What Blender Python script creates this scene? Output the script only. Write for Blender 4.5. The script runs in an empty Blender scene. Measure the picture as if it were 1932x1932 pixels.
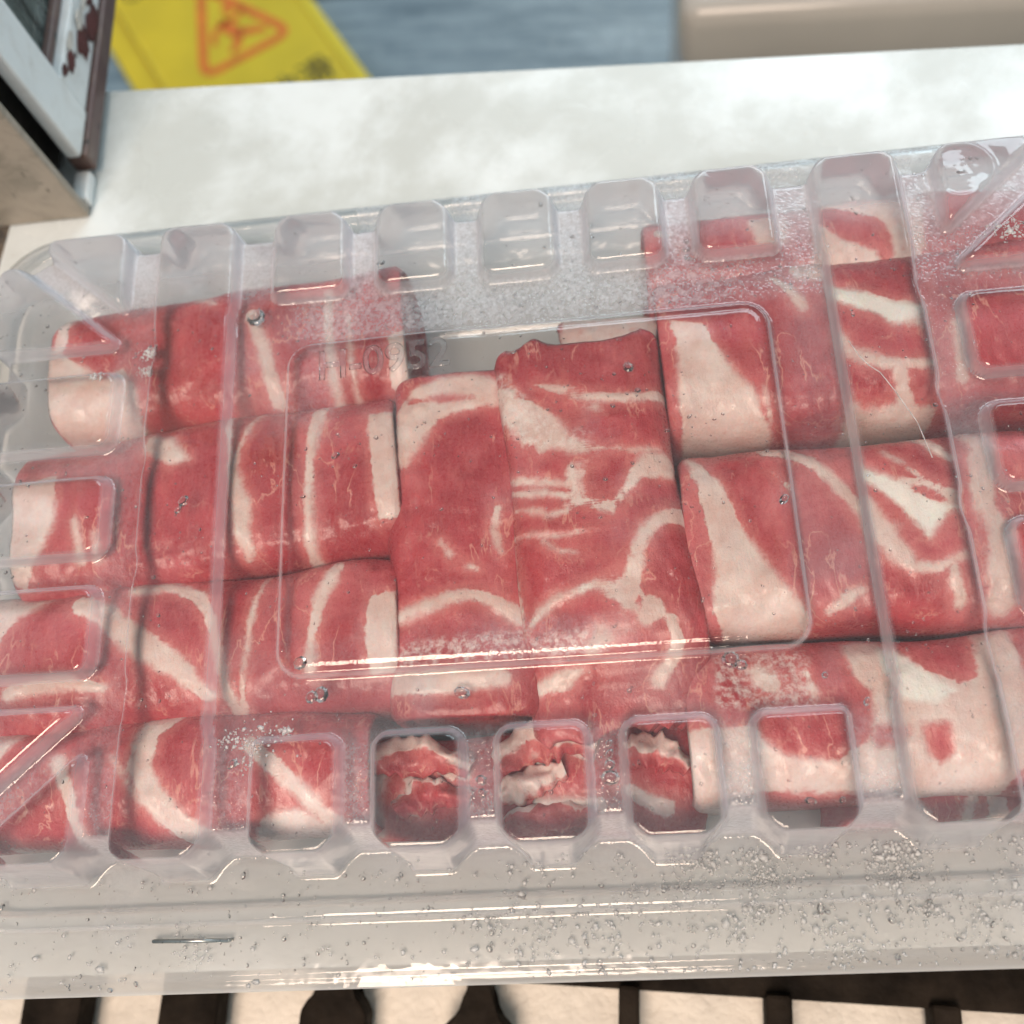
import bpy, bmesh, math, random
import numpy as np
from mathutils import Matrix, Vector

random.seed(7)
RNG = np.random.default_rng(7)
sc = bpy.context.scene
MM = 0.001

# ------------------------------------------------------------------ camera
CAM_R = np.array([[0.9921618253938295, -0.03953867568226877, -0.11853946750545419],
                  [0.07653529858800438, 0.9421491925900529, 0.3263391594215387],
                  [0.09877884541352605, -0.3328537096491547, 0.9377905670625862]])   # world -> camera
CAM_P = np.array([18.482, -97.975, 310.0])                                            # mm
FPX = 3038.35 / 3072.0 * 1932.0                                                       # focal length in px of a 1932 px frame
cd = bpy.data.cameras.new('camera')
cam = bpy.data.objects.new('camera', cd)
sc.collection.objects.link(cam)
cam.matrix_world = Matrix.Translation(Vector(CAM_P * MM)) @ Matrix(CAM_R.T.tolist()).to_4x4()
cd.sensor_width = 36.0
cd.lens = 36.0 * FPX / 1932.0
cd.clip_start = 0.01
cd.clip_end = 20.0
cd.dof.use_dof = True
cd.dof.focus_distance = 0.272
cd.dof.aperture_fstop = 8.5
sc.camera = cam

# ------------------------------------------------------------------ world and lamps
w = bpy.data.worlds.new('World')
sc.world = w
w.use_nodes = True
bg = w.node_tree.nodes['Background']
bg.inputs['Color'].default_value = (0.88, 0.96, 1.0, 1)
bg.inputs['Strength'].default_value = 0.49


def area(name, loc, target, size, size_y, power, color):
    l = bpy.data.lights.new(name, 'AREA')
    l.shape = 'RECTANGLE'
    l.size, l.size_y = size, size_y
    l.energy = power
    l.color = color
    o = bpy.data.objects.new(name, l)
    sc.collection.objects.link(o)
    o.location = loc
    o.rotation_euler = (Vector(target) - Vector(loc)).to_track_quat('-Z', 'Y').to_euler()
    return o


area('shopfront_daylight', (0.95, 2.7, 2.25), (0.05, 0.1, 0.0), 2.6, 1.3, 60.0, (0.76, 0.92, 1.0))
area('warm_ceiling_lamp', (-0.25, -0.78, 1.65), (-0.05, -0.12, 0.0), 0.78, 0.78, 5.0, (1.0, 0.78, 0.625)).data.spread = math.radians(62)

vs = sc.view_settings
sc.display_settings.display_device = 'sRGB'
vs.view_transform = 'Standard'
vs.look = 'None'
vs.exposure = 0.0
vs.gamma = 1.0
vs.use_curve_mapping = False
sc.render.engine = 'CYCLES'
cy = sc.cycles
cy.max_bounces = 9
cy.transparent_max_bounces = 14
cy.transmission_bounces = 6
cy.glossy_bounces = 3
cy.diffuse_bounces = 3
cy.caustics_reflective = False
cy.caustics_refractive = False
cy.sample_clamp_indirect = 6.0
cy.use_denoising = True
cy.use_adaptive_sampling = True
cy.adaptive_threshold = 0.05
sc.render.film_transparent = False


# ------------------------------------------------------------------ layout helper
def at(px, py, z):
    """Point at height z (mm) of a sight line measured in the photograph (1932 px frame)."""
    m = np.array([px - 966.0, 966.0 - py, -FPX])
    d = CAM_R.T @ m
    return CAM_P + d * ((z - CAM_P[2]) / d[2])


# ------------------------------------------------------------------ mesh helpers
def mesh_np(name, V, F, smooth=True, attrs=None):
    """V (n,3) in mm, F list of index tuples or (n,4)/(n,3) array."""
    me = bpy.data.meshes.new(name)
    V = np.asarray(V, dtype=np.float64) * MM
    if isinstance(F, np.ndarray):
        nf, k = F.shape
        me.vertices.add(len(V))
        me.vertices.foreach_set('co', V.astype(np.float32).ravel())
        me.loops.add(nf * k)
        me.loops.foreach_set('vertex_index', F.astype(np.int32).ravel())
        me.polygons.add(nf)
        me.polygons.foreach_set('loop_start', np.arange(0, nf * k, k, dtype=np.int32))
        me.update(calc_edges=True)
    else:
        me.from_pydata(V.tolist(), [], F)
    if attrs:
        for an, av in attrs.items():
            a = me.attributes.new(an, 'FLOAT', 'POINT')
            a.data.foreach_set('value', np.asarray(av, dtype=np.float32))
    if smooth:
        me.polygons.foreach_set('use_smooth', np.ones(len(me.polygons), dtype=bool))
    me.validate()
    me.update()
    return me


def link(name, me, mat=None, parent=None, **props):
    o = bpy.data.objects.new(name, me)
    sc.collection.objects.link(o)
    if mat is not None and me is not None:
        if len(me.materials) == 0:
            me.materials.append(mat)
    if parent is not None:
        o.parent = parent
    for k, v in props.items():
        o[k] = v
    return o


def bm_link(name, bm, mat, parent=None, smooth=False, bevel=0.0, seg=2, **props):
    """bmesh in mm -> object, with optional edge bevel."""
    if bevel > 0:
        bmesh.ops.bevel(bm, geom=list(bm.edges), offset=bevel, segments=seg, affect='EDGES', profile=0.5)
    bmesh.ops.scale(bm, vec=(MM, MM, MM), verts=bm.verts)
    bmesh.ops.recalc_face_normals(bm, faces=bm.faces)
    me = bpy.data.meshes.new(name)
    bm.to_mesh(me)
    bm.free()
    if smooth:
        me.polygons.foreach_set('use_smooth', np.ones(len(me.polygons), dtype=bool))
    return link(name, me, mat, parent, **props)


def box_bm(x0, x1, y0, y1, z0, z1, bm=None):
    bm = bm or bmesh.new()
    v = [bm.verts.new(p) for p in ((x0, y0, z0), (x1, y0, z0), (x1, y1, z0), (x0, y1, z0),
                                   (x0, y0, z1), (x1, y0, z1), (x1, y1, z1), (x0, y1, z1))]
    for f in ((0, 3, 2, 1), (4, 5, 6, 7), (0, 1, 5, 4), (1, 2, 6, 5), (2, 3, 7, 6), (3, 0, 4, 7)):
        bm.faces.new([v[i] for i in f])
    return bm


def prism_bm(pts, z0, z1, bm=None):
    bm = bm or bmesh.new()
    n = len(pts)
    a = [bm.verts.new((p[0], p[1], z0)) for p in pts]
    b = [bm.verts.new((p[0], p[1], z1)) for p in pts]
    bm.faces.new(a[::-1])
    bm.faces.new(b)
    for i in range(n):
        j = (i + 1) % n
        bm.faces.new((a[i], a[j], b[j], b[i]))
    return bm


def empty(name, loc=(0, 0, 0), rz=0.0, **props):
    o = bpy.data.objects.new(name, None)
    sc.collection.objects.link(o)
    o.location = [c * MM for c in loc]
    o.rotation_euler = (0, 0, rz)
    o.empty_display_size = 0.02
    for k, v in props.items():
        o[k] = v
    return o


def sstep(a, b, x):
    t = np.clip((x - a) / (b - a), 0, 1)
    return t * t * (3 - 2 * t)


def sd_rbox(x, y, hx, hy, r):
    qx = np.abs(x) - hx + r
    qy = np.abs(y) - hy + r
    return np.hypot(np.maximum(qx, 0), np.maximum(qy, 0)) + np.minimum(np.maximum(qx, qy), 0) - r


def sd_seg(x, y, ax, ay, bx, by):
    dx, dy = bx - ax, by - ay
    t = np.clip(((x - ax) * dx + (y - ay) * dy) / (dx * dx + dy * dy + 1e-9), 0, 1)
    return np.hypot(x - ax - t * dx, y - ay - t * dy), t


def sd_poly(x, y, P):
    """signed distance to polygon, positive inside."""
    P = np.asarray(P)
    d = np.full(x.shape, 1e9)
    ins = np.zeros(x.shape, dtype=bool)
    n = len(P)
    for i in range(n):
        a, b = P[i], P[(i + 1) % n]
        s, _ = sd_seg(x, y, a[0], a[1], b[0], b[1])
        d = np.minimum(d, s)
        c = ((a[1] > y) != (b[1] > y)) & (x < (b[0] - a[0]) * (y - a[1]) / (b[1] - a[1] + 1e-12) + a[0])
        ins ^= c
    return np.where(ins, d, -d)


class VNoise:
    """small smooth value noise on a lattice, for lumps in the meshes"""

    def __init__(self, seed):
        self.t = np.random.default_rng(seed).random((64, 64, 8)) * 2 - 1

    def __call__(self, x, y, z=0.0, s=1.0):
        x = np.asarray(x) / s
        y = np.asarray(y) / s
        k = int(z) % 8
        xi = np.floor(x).astype(int)
        yi = np.floor(y).astype(int)
        fx = x - xi
        fy = y - yi
        fx = fx * fx * (3 - 2 * fx)
        fy = fy * fy * (3 - 2 * fy)
        T = self.t[:, :, k]
        g = lambda i, j: T[(xi + i) % 64, (yi + j) % 64]
        return (g(0, 0) * (1 - fx) + g(1, 0) * fx) * (1 - fy) + (g(0, 1) * (1 - fx) + g(1, 1) * fx) * fy


NZ = VNoise(3)


# ------------------------------------------------------------------ materials
class NT:
    """thin wrapper for writing node trees"""

    def __init__(self, name):
        self.m = bpy.data.materials.new(name)
        self.m.use_nodes = True
        self.t = self.m.node_tree
        self.t.nodes.clear()
        self.out = self.t.nodes.new('ShaderNodeOutputMaterial')

    def n(self, kind, **kw):
        nd = self.t.nodes.new('ShaderNode' + kind)
        for k, v in kw.items():
            if k in nd.inputs.keys():
                self.set(nd.inputs[k], v)
            elif hasattr(nd, k):
                setattr(nd, k, v)
            else:
                raise KeyError(kind + ' ' + k)
        return nd

    def set(self, sock, v):
        if isinstance(v, bpy.types.NodeSocket):
            self.t.links.new(v, sock)
        elif isinstance(v, (tuple, list)) and len(v) == 3 and sock.type == 'RGBA':
            sock.default_value = (*v, 1)
        else:
            sock.default_value = v

    def math(self, op, a, b=None, c=None, clamp=False):
        nd = self.t.nodes.new('ShaderNodeMath')
        nd.operation = op
        nd.use_clamp = clamp
        for i, v in enumerate((a, b, c)):
            if v is not None:
                self.set(nd.inputs[i], v)
        return nd.outputs[0]

    def mapr(self, v, a, b, c=0.0, d=1.0, smooth=True):
        nd = self.t.nodes.new('ShaderNodeMapRange')
        nd.interpolation_type = 'SMOOTHSTEP' if smooth else 'LINEAR'
        for i, q in enumerate((v, a, b, c, d)):
            self.set(nd.inputs[i], q)
        return nd.outputs[0]

    def mix(self, f, a, b):
        nd = self.t.nodes.new('ShaderNodeMix')
        nd.data_type = 'RGBA'
        self.set(nd.inputs[0], f)
        self.set(nd.inputs[6], a if not (isinstance(a, tuple) and len(a) == 3) else (*a, 1))
        self.set(nd.inputs[7], b if not (isinstance(b, tuple) and len(b) == 3) else (*b, 1))
        return nd.outputs[2]

    def coord(self, sc3=(1, 1, 1), rot=(0, 0, 0), which='Object'):
        tc = self.t.nodes.new('ShaderNodeTexCoord')
        mp = self.t.nodes.new('ShaderNodeMapping')
        mp.inputs['Scale'].default_value = sc3
        mp.inputs['Rotation'].default_value = rot
        self.t.links.new(tc.outputs[which], mp.inputs['Vector'])
        return mp.outputs[0]

    def noise(self, vec, scale, detail=4.0, rough=0.55, dist=0.0):
        nd = self.n('TexNoise', Scale=scale, Detail=detail, Roughness=rough, Distortion=dist)
        self.t.links.new(vec, nd.inputs['Vector'])
        return nd.outputs['Fac']

    def attr(self, name):
        nd = self.t.nodes.new('ShaderNodeAttribute')
        nd.attribute_name = name
        return nd.outputs['Fac']

    def bump(self, h, strength, dist):
        nd = self.n('Bump', Strength=strength, Distance=dist, Height=h)
        return nd.outputs[0]

    def princ(self, **kw):
        nd = self.t.nodes.new('ShaderNodeBsdfPrincipled')
        for k, v in kw.items():
            self.set(nd.inputs[k.replace('_', ' ')], v)
        return nd.outputs[0]

    def mixs(self, f, a, b):
        nd = self.t.nodes.new('ShaderNodeMixShader')
        self.set(nd.inputs[0], f)
        self.t.links.new(a, nd.inputs[1])
        self.t.links.new(b, nd.inputs[2])
        return nd.outputs[0]

    def done(self, s):
        self.t.links.new(s, self.out.inputs['Surface'])
        return self.m


def mat_simple(name, col, rough=0.5, var=0.15, scale=60.0, bump=0.0, spec=0.5, metal=0.0):
    t = NT(name)
    v = t.coord()
    f = t.noise(v, scale, 5)
    f2 = t.noise(v, scale * 6.3, 3)
    dark = tuple(c * (1 - var) for c in col)
    lite = tuple(min(1, c * (1 + var)) for c in col)
    c = t.mix(t.mapr(f, 0.3, 0.7), dark, lite)
    kw = dict(Base_Color=c, Roughness=t.mapr(f2, 0.2, 0.8, rough * 0.85, min(1, rough * 1.15)), Metallic=metal,
              Specular_IOR_Level=spec)
    if bump:
        kw['Normal'] = t.bump(f2, 0.6, bump)
    return t.done(t.princ(**kw))


def mat_counter():
    t = NT('cream_stone_counter')
    v = t.coord()
    big = t.noise(v, 13.0, 6, 0.6, 0.15)
    fine = t.noise(v, 260.0, 4)
    cloud = t.mapr(big, 0.42, 0.62)
    c = t.mix(cloud, (0.52, 0.565, 0.555), (0.69, 0.76, 0.78))
    c = t.mix(t.mapr(fine, 0.68, 0.76, 0, 0.35), c, (0.45, 0.43, 0.38))
    wet = t.noise(v, 17.0, 5, 0.55, 0.1)
    r = t.mapr(wet, 0.42, 0.60, 0.32, 0.14)
    return t.done(t.princ(Base_Color=c, Roughness=r, Specular_IOR_Level=0.55,
                          Normal=t.bump(t.noise(v, 45.0, 3), 0.08, 0.002)))


def mat_floor():
    t = NT('blue_grey_floor_stone')
    v = t.coord((0.8, 6.0, 1.0))
    a = t.noise(v, 7.0, 6, 0.65, 0.4)
    b = t.noise(t.coord(), 55.0, 5, 0.6)
    c = t.mix(t.mapr(a, 0.3, 0.72), (0.13, 0.185, 0.225), (0.31, 0.385, 0.43))
    c = t.mix(t.mapr(b, 0.5, 0.8, 0, 0.6), c, (0.36, 0.43, 0.47))
    return t.done(t.princ(Base_Color=c, Roughness=t.mapr(b, 0.3, 0.7, 0.3, 0.6)))


def mat_meat():
    t = NT('raw_marbled_meat')
    v = t.coord()
    fat = t.attr('fat')
    ten = t.attr('tendon')
    thin = t.attr('frost')
    n1 = t.noise(v, 240.0, 5, 0.62, 0.5)
    n2 = t.noise(v, 900.0, 3, 0.6)
    n1c = t.math('MULTIPLY', t.math('SUBTRACT', n1, 0.5), 3.0)
    n2c = t.math('MULTIPLY', t.math('SUBTRACT', n2, 0.5), 1.0)
    wob = t.math('ADD', n1c, n2c)
    fs = t.math('ADD', fat, wob)
    fib0 = t.noise(t.coord((1.0, 0.22, 1.0), (0, 0, 0.5)), 700.0, 4, 0.65, 0.3)
    soft = t.mapr(t.noise(v, 48.0, 2), 0.36, 0.64, 0.35, 1.7)
    fm = t.mapr(t.math('DIVIDE', t.math('ADD', fs, t.math('MULTIPLY', t.math('SUBTRACT', fib0, 0.5), 0.5)), soft), -1.0, 1.0)
    pinkrim = t.mapr(fs, -4.2, 0.0)
    tm = t.mapr(t.math('ADD', ten, t.math('MULTIPLY', wob, 0.5)), -1.2, 1.2)
    # lean
    l1 = t.noise(v, 55.0, 4, 0.6, 0.4)
    fib = fib0
    lean = t.mix(t.mapr(l1, 0.3, 0.72), (0.355, 0.023, 0.036), (0.535, 0.072, 0.090))
    lean = t.mix(t.mapr(fib, 0.44, 0.80, 0, 0.32), lean, (0.62, 0.20, 0.18))
    lean = t.mix(t.math('MULTIPLY', pinkrim, 0.50), lean, (0.72, 0.27, 0.25))
    # pale brushed streaks and cloudy darker patches of the cut muscle
    stk = t.noise(t.coord((1.0, 0.16, 1.0), (0, 0, -0.35)), 150.0, 5, 0.6, 0.8)
    lean = t.mix(t.mapr(stk, 0.52, 0.74, 0, 0.42), lean, (0.62, 0.17, 0.15))
    lean = t.mix(t.mapr(t.noise(v, 28.0, 3, 0.5), 0.5, 0.72, 0, 0.5), lean, (0.27, 0.018, 0.022))
    # pinker and darker zones of the muscle, different on every roll
    oi = t.n('ObjectInfo')
    pz = t.math('ADD', t.noise(t.coord((1.0, 0.6, 1.0), (0, 0, 0.7)), 33.0, 5, 0.62, 0.5),
                t.math('MULTIPLY', t.math('SUBTRACT', oi.outputs['Random'], 0.5), 0.14))
    lean = t.mix(t.mapr(pz, 0.46, 0.70, 0, 0.60), lean, (0.67, 0.225, 0.240))
    # thin intramuscular veins
    vn = t.noise(t.coord((1.0, 0.42, 1.0), (0, 0, 0.9)), 95.0, 4, 0.55, 0.35)
    vein = t.mapr(t.math('ABSOLUTE', t.math('SUBTRACT', vn, 0.5)), 0.0, 0.020, 1.0, 0.0)
    vein = t.math('MULTIPLY', vein, t.mapr(t.noise(v, 60.0, 3), 0.46, 0.62))
    lean = t.mix(t.math('MULTIPLY', vein, 0.75), lean, (0.74, 0.36, 0.30))
    # fine speckle of the frozen cut surface
    spk = t.noise(v, 1700.0, 2, 0.7)
    lean = t.mix(t.mapr(spk, 0.55, 0.78, 0, 0.35), lean, (0.72, 0.24, 0.22))
    lean = t.mix(t.mapr(spk, 0.45, 0.22, 0, 0.35), lean, (0.22, 0.012, 0.016))
    fatc = t.mix(t.mapr(t.noise(v, 90.0, 5, 0.6), 0.3, 0.7), (0.70, 0.51, 0.465), (0.81, 0.70, 0.665))
    fatc = t.mix(t.mapr(t.noise(v, 330.0, 3), 0.60, 0.82, 0, 0.4), fatc, (0.66, 0.28, 0.22))
    fatc = t.mix(tm, fatc, (0.86, 0.86, 0.82))
    c = t.mix(fm, lean, fatc)
    fr = t.math('MULTIPLY', thin, t.mapr(t.noise(v, 500.0, 5, 0.7), 0.38, 0.68))
    c = t.mix(t.math('MULTIPLY', fr, 0.75), c, (0.86, 0.80, 0.78))
    h = t.math('ADD', t.math('ADD', t.math('MULTIPLY', fib, 0.5), t.math('MULTIPLY', spk, 0.25)), t.math('MULTIPLY', fm, 0.3))
    rough = t.mapr(n2, 0.3, 0.7, 0.22, 0.45)
    s = t.princ(Base_Color=c, Roughness=rough, Specular_IOR_Level=0.4, Normal=t.bump(h, 0.75, 0.0008),
                Subsurface_Weight=0.35, Subsurface_Radius=(0.005, 0.002, 0.0016), Subsurface_Scale=0.5, Coat_Weight=0.35, Coat_Roughness=0.12, Coat_IOR=1.34)
    return t.done(s)


def mat_plastic(name, haze, tint, fogged=False, edge=0.55, rough=0.05):
    """thin clear thermoformed sheet: mostly transparent, Fresnel gloss, and a little milky scatter that
    grows with the path length through the sheet"""
    t = NT(name)
    v = t.coord()
    lw = t.n('LayerWeight', Blend=0.5)
    facing = lw.outputs['Facing']
    f2 = t.math('POWER', facing, 1.7)
    scat = t.math('ADD', haze, t.math('MULTIPLY', f2, edge))
    hgt = t.noise(v, 120.0, 2)
    rgh = rough
    if fogged:
        fog = t.attr('fog')
        vo = t.n('TexVoronoi', Scale=1000.0, Randomness=1.0)
        t.t.links.new(v, vo.inputs['Vector'])
        drop = t.mapr(vo.outputs['Distance'], 0.20, 0.55, 1.0, 0.0)
        film = t.mapr(t.noise(v, 650.0, 3, 0.65), 0.30, 0.70, 0.35, 1.0)
        spots = t.math('MULTIPLY', fog, drop)
        scat = t.math('ADD', scat, t.math('ADD', t.math('MULTIPLY', t.math('MULTIPLY', fog, film), 0.46),
                                          t.math('MULTIPLY', spots, 0.10)))
        scat = t.math('ADD', scat, t.math('MULTIPLY', t.attr('rim'), 0.29))
        scat = t.math('ADD', scat, t.attr('mist_and_light'))
        hgt = t.math('ADD', t.math('MULTIPLY', hgt, 0.5), t.math('MULTIPLY', spots, 0.25))
        rgh = t.math('ADD', rough, t.math('MULTIPLY', fog, 0.15))
    scat = t.math('MINIMUM', scat, 0.92)
    nrm = t.bump(hgt, 0.5, 0.0008)
    tr = t.n('BsdfTransparent', Color=(0.975, 0.98, 0.985))
    df = t.n('BsdfDiffuse', Color=tint)
    tl = t.n('BsdfTranslucent', Color=tint)
    milk = t.mixs(0.5, df.outputs[0], tl.outputs[0])
    body = t.mixs(scat, tr.outputs[0], milk)
    fr = t.n('Fresnel', IOR=1.56)
    t.set(fr.inputs['Normal'], nrm)
    gl = t.n('BsdfGlossy', Color=(1, 1, 1), Roughness=rgh, Normal=nrm)
    ff = t.math('MINIMUM', t.math('MULTIPLY', fr.outputs[0], 1.05), 1.0)
    return t.done(t.mixs(ff, body, gl.outputs[0]))


def mat_water():
    t = NT('water_droplet')
    tr = t.n('BsdfTransparent', Color=(0.97, 0.975, 0.98))
    lw = t.n('LayerWeight', Blend=0.5)
    df = t.n('BsdfDiffuse', Color=(0.92, 0.92, 0.92))
    body = t.mixs(t.math('MULTIPLY', t.math('POWER', lw.outputs['Facing'], 2.0), 0.55), tr.outputs[0], df.outputs[0])
    gl = t.n('BsdfGlossy', Color=(1, 1, 1), Roughness=0.04)
    fr = t.n('Fresnel', IOR=1.45)
    return t.done(t.mixs(fr.outputs[0], body, gl.outputs[0]))


def mat_ice():
    t = NT('white_frost_ice')
    v = t.coord()
    tr = t.n('BsdfTransparent', Color=(0.98, 0.98, 0.98))
    s = t.princ(Base_Color=(0.92, 0.93, 0.93), Roughness=0.25, Specular_IOR_Level=0.6)
    tl = t.n('BsdfTranslucent', Color=(0.93, 0.94, 0.94))
    milk = t.mixs(0.45, s, tl.outputs[0])
    return t.done(t.mixs(t.mapr(t.noise(v, 300.0, 2), 0.3, 0.7, 0.35, 0.8), tr.outputs[0], milk))


def mat_peeling(name, paint, under, patch_scale, thr, dirt=(0.25, 0.2, 0.15), amt=0.35):
    t = NT(name)
    v = t.coord()
    a = t.noise(v, patch_scale, 7, 0.7, 0.5)
    d = t.noise(v, 60.0, 6, 0.7, 0.6)
    p = t.mix(t.mapr(d, 0.42, 0.75, 0, amt), paint, dirt)
    m = t.mapr(a, thr, thr + 0.012)
    u = t.mix(t.mapr(t.noise(v, 120.0, 4), 0.4, 0.6), under, tuple(c * 0.45 for c in under))
    c = t.mix(m, p, u)
    return t.done(t.princ(Base_Color=c, Roughness=t.math('ADD', 0.42, t.math('MULTIPLY', m, 0.3)),
                          Normal=t.bump(t.math('SUBTRACT', 1.0, m), 0.8, 0.0012)))


def mat_glass_pane():
    t = NT('streaky_green_glass')
    v = t.coord((1, 6, 1))
    tr = t.n('BsdfTransparent', Color=(0.62, 0.74, 0.72))
    df = t.n('BsdfDiffuse', Color=(0.42, 0.52, 0.50))
    body = t.mixs(t.mapr(t.noise(v, 30.0, 4), 0.35, 0.7, 0.08, 0.5), tr.outputs[0], df.outputs[0])  # streaks of grey green diffuse mixed into the clear pane
    gl = t.n('BsdfGlossy', Roughness=0.08)
    fr = t.n('Fresnel', IOR=1.5)
    return t.done(t.mixs(fr.outputs[0], body, gl.outputs[0]))


M = {}
M['counter'] = mat_counter()
M['floor'] = mat_floor()
M['joint'] = mat_simple('dark_floor_joint', (0.07, 0.09, 0.10), 0.8)
M['plaster'] = mat_simple('cream_plaster_ledge', (0.74, 0.69, 0.61), 0.7, 0.10, 45.0, 0.002)
M['iron'] = mat_simple('dark_cast_iron', (0.016, 0.012, 0.009), 0.7, 0.6, 50.0, 0.001, 0.06)
M['meat'] = mat_meat()
M['lid'] = mat_plastic('clear_lid_plastic', 0.014, (0.87, 0.92, 1.0), fogged=True, edge=0.4, rough=0.03)
M['emboss'] = mat_plastic('clear_embossed_plastic', 0.03, (0.90, 0.90, 0.94), edge=0.45)
M['base'] = mat_plastic('milky_tray_plastic', 0.72, (0.88, 0.90, 0.89), edge=0.4, rough=0.12)
M['water'] = mat_water()
M['ice'] = mat_ice()
M['steel'] = mat_simple('staple_steel', (0.40, 0.43, 0.42), 0.3, 0.1, 200.0, 0.0, 0.5, 1.0)
M['yellow'] = mat_simple('yellow_sign_plastic', (0.76, 0.55, 0.02), 0.4, 0.07, 12.0)
M['yellow_rim'] = mat_simple('yellow_sign_rim', (0.82, 0.63, 0.04), 0.35, 0.06, 12.0)
M['sign_red'] = mat_simple('sign_orange_red_print', (0.78, 0.18, 0.02), 0.5, 0.15, 40.0)
M['sign_black'] = mat_simple('sign_black_print', (0.02, 0.02, 0.015), 0.5, 0.2, 40.0)
M['bin'] = mat_simple('tan_bin_plastic', (0.45, 0.42, 0.38), 0.22, 0.05, 9.0)
M['bin_top'] = mat_simple('lit_bin_lid', (0.70, 0.69, 0.67), 0.22, 0.05, 9.0)  # paler copy of the tan: the bright reflection on top put into the colour
M['cab_front'] = mat_peeling('stained_cream_paint', (0.36, 0.31, 0.25), (0.07, 0.08, 0.065), 80.0, 0.635, (0.17, 0.155, 0.12), 0.85)
M['cab_side'] = mat_peeling('pale_blue_white_paint', (0.76, 0.81, 0.82), (0.08, 0.025, 0.022), 60.0, 0.665, (0.48, 0.46, 0.42), 0.35)
M['cab_dark'] = mat_simple('dark_cabinet_wood', (0.03, 0.025, 0.02), 0.7, 0.4, 60.0)
M['cab_trim'] = mat_peeling('worn_brown_trim', (0.10, 0.055, 0.05), (0.045, 0.09, 0.085), 30.0, 0.62)
M['rust'] = mat_simple('exposed_rust_red_paint', (0.085, 0.022, 0.02), 0.6, 0.4, 120.0, 0.0008)
M['flake'] = mat_simple('curled_paint_flake', (0.62, 0.60, 0.55), 0.5, 0.2, 90.0, 0.0008)
M['pane'] = mat_glass_pane()
M['speck'] = M['sign_black']

# ------------------------------------------------------------------ the setting
FLZ = -750.0
ANG = math.atan2(-29.5, 346.9)
ca, sa = math.cos(ANG), math.sin(ANG)


def cl(u, v):
    """counter coordinates (u along its back edge, v to the back) -> world mm"""
    ox, oy = -199.0, 209.0
    return (ox + u * ca - v * sa, oy + u * sa + v * ca)


# floor: a dark bedding sheet with stone slabs laid on it
fl = link('floor', mesh_np('floor', [(-2500, -1500, FLZ), (2500, -1500, FLZ), (2500, 2500, FLZ), (-2500, 2500, FLZ)],
                           [(0, 1, 2, 3)], smooth=False), M['joint'], kind='structure')
tile_me = None
for r in range(-3, 4):
    for q in range(-3, 4):
        tw, th = 640.0, 330.0
        ox = q * tw - 160 + (r % 2) * 210
        oy = 1000.0 + r * th - 140
        if tile_me is None:
            b = box_bm(-tw / 2 + 4, tw / 2 - 4, -th / 2 + 5, th / 2 - 5, 0, 5)
            bmesh.ops.bevel(b, geom=list(b.edges), offset=1.5, segments=2, affect='EDGES')
            bmesh.ops.scale(b, vec=(MM, MM, MM), verts=b.verts)
            tile_me = bpy.data.meshes.new('tile')
            b.to_mesh(tile_me)
            b.free()
            tile_me.materials.append(M['floor'])
        if not (-900 < ox < 1000 and 300 < oy < 1700):
            continue
        o = link('tile', tile_me, None, fl)
        cx, cyy = ox * math.cos(-0.10) - (oy - 1000) * math.sin(-0.10), 1000 + ox * math.sin(-0.10) + (oy - 1000) * math.cos(-0.10)
        o.location = (cx * MM, cyy * MM, (FLZ + 0.3) * MM)
        o.rotation_euler = (0, 0, -0.10)

# coarse brown mat on the floor beside the counter
M['coir'] = mat_peeling('brown_coir', (0.20, 0.12, 0.07), (0.03, 0.022, 0.018), 22.0, 0.52, (0.34, 0.24, 0.16), 0.8)
mc = at(10, 500, FLZ)
bm_link('doormat', box_bm(mc[0] - 420, mc[0] + 110, mc[1] - 170, mc[1] + 140, FLZ + 5.5, FLZ + 22), M['coir'], bevel=4.0, seg=2,
        label='dark brown mottled mat on the floor left of the counter', category='mat')
# counter slab
pts = [cl(0, 0), cl(-4, -150), (-226, -122.5), (330, -122.5), (640, -120), cl(820, 0)]
bm_link('counter', prism_bm(pts, -32, 0), M['counter'], bevel=1.6, seg=3, label='cream and white stone counter slab under the meat tray',
        category='counter')
# its plinth, set back under the slab, carries it down to the floor
pts = [cl(70, -40), cl(70, -290), cl(800, -290), cl(800, -40)]
bm_link('counter_plinth', prism_bm(pts, FLZ, -32.5), M['plaster'], label='plain base carrying the cream counter slab', category='base')

# cream ledge below the front edge of the counter
pts = [(-300, -124), (-300, -420), (640, -420), (640, -124)]
led = bm_link('ledge', prism_bm(pts, FLZ, -74.5), M['plaster'], bevel=1.5, label='cream plastered ledge below the front edge of the counter',
              category='ledge')

# cast iron grating standing on the ledge
gr = empty('iron_grating', (0, 0, 0), 0, label='dark cast iron grating of bars over the cream ledge', category='grating')


def gbar(u, prof):
    """a bar running forward from the rail: prof = [(v, halfwidth)...] with v in counter coordinates"""
    L = [cl(u - h, v) for v, h in prof]
    Rr = [cl(u + h, v) for v, h in prof[::-1]]
    b = prism_bm(L + Rr, -70, -58)
    return bm_link('bar', b, M['iron'], gr, bevel=1.3, seg=2)


def to_cl(x, y):
    dx, dy = x + 199.0, y - 209.0
    return dx * ca + dy * sa, -dx * sa + dy * ca


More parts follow.
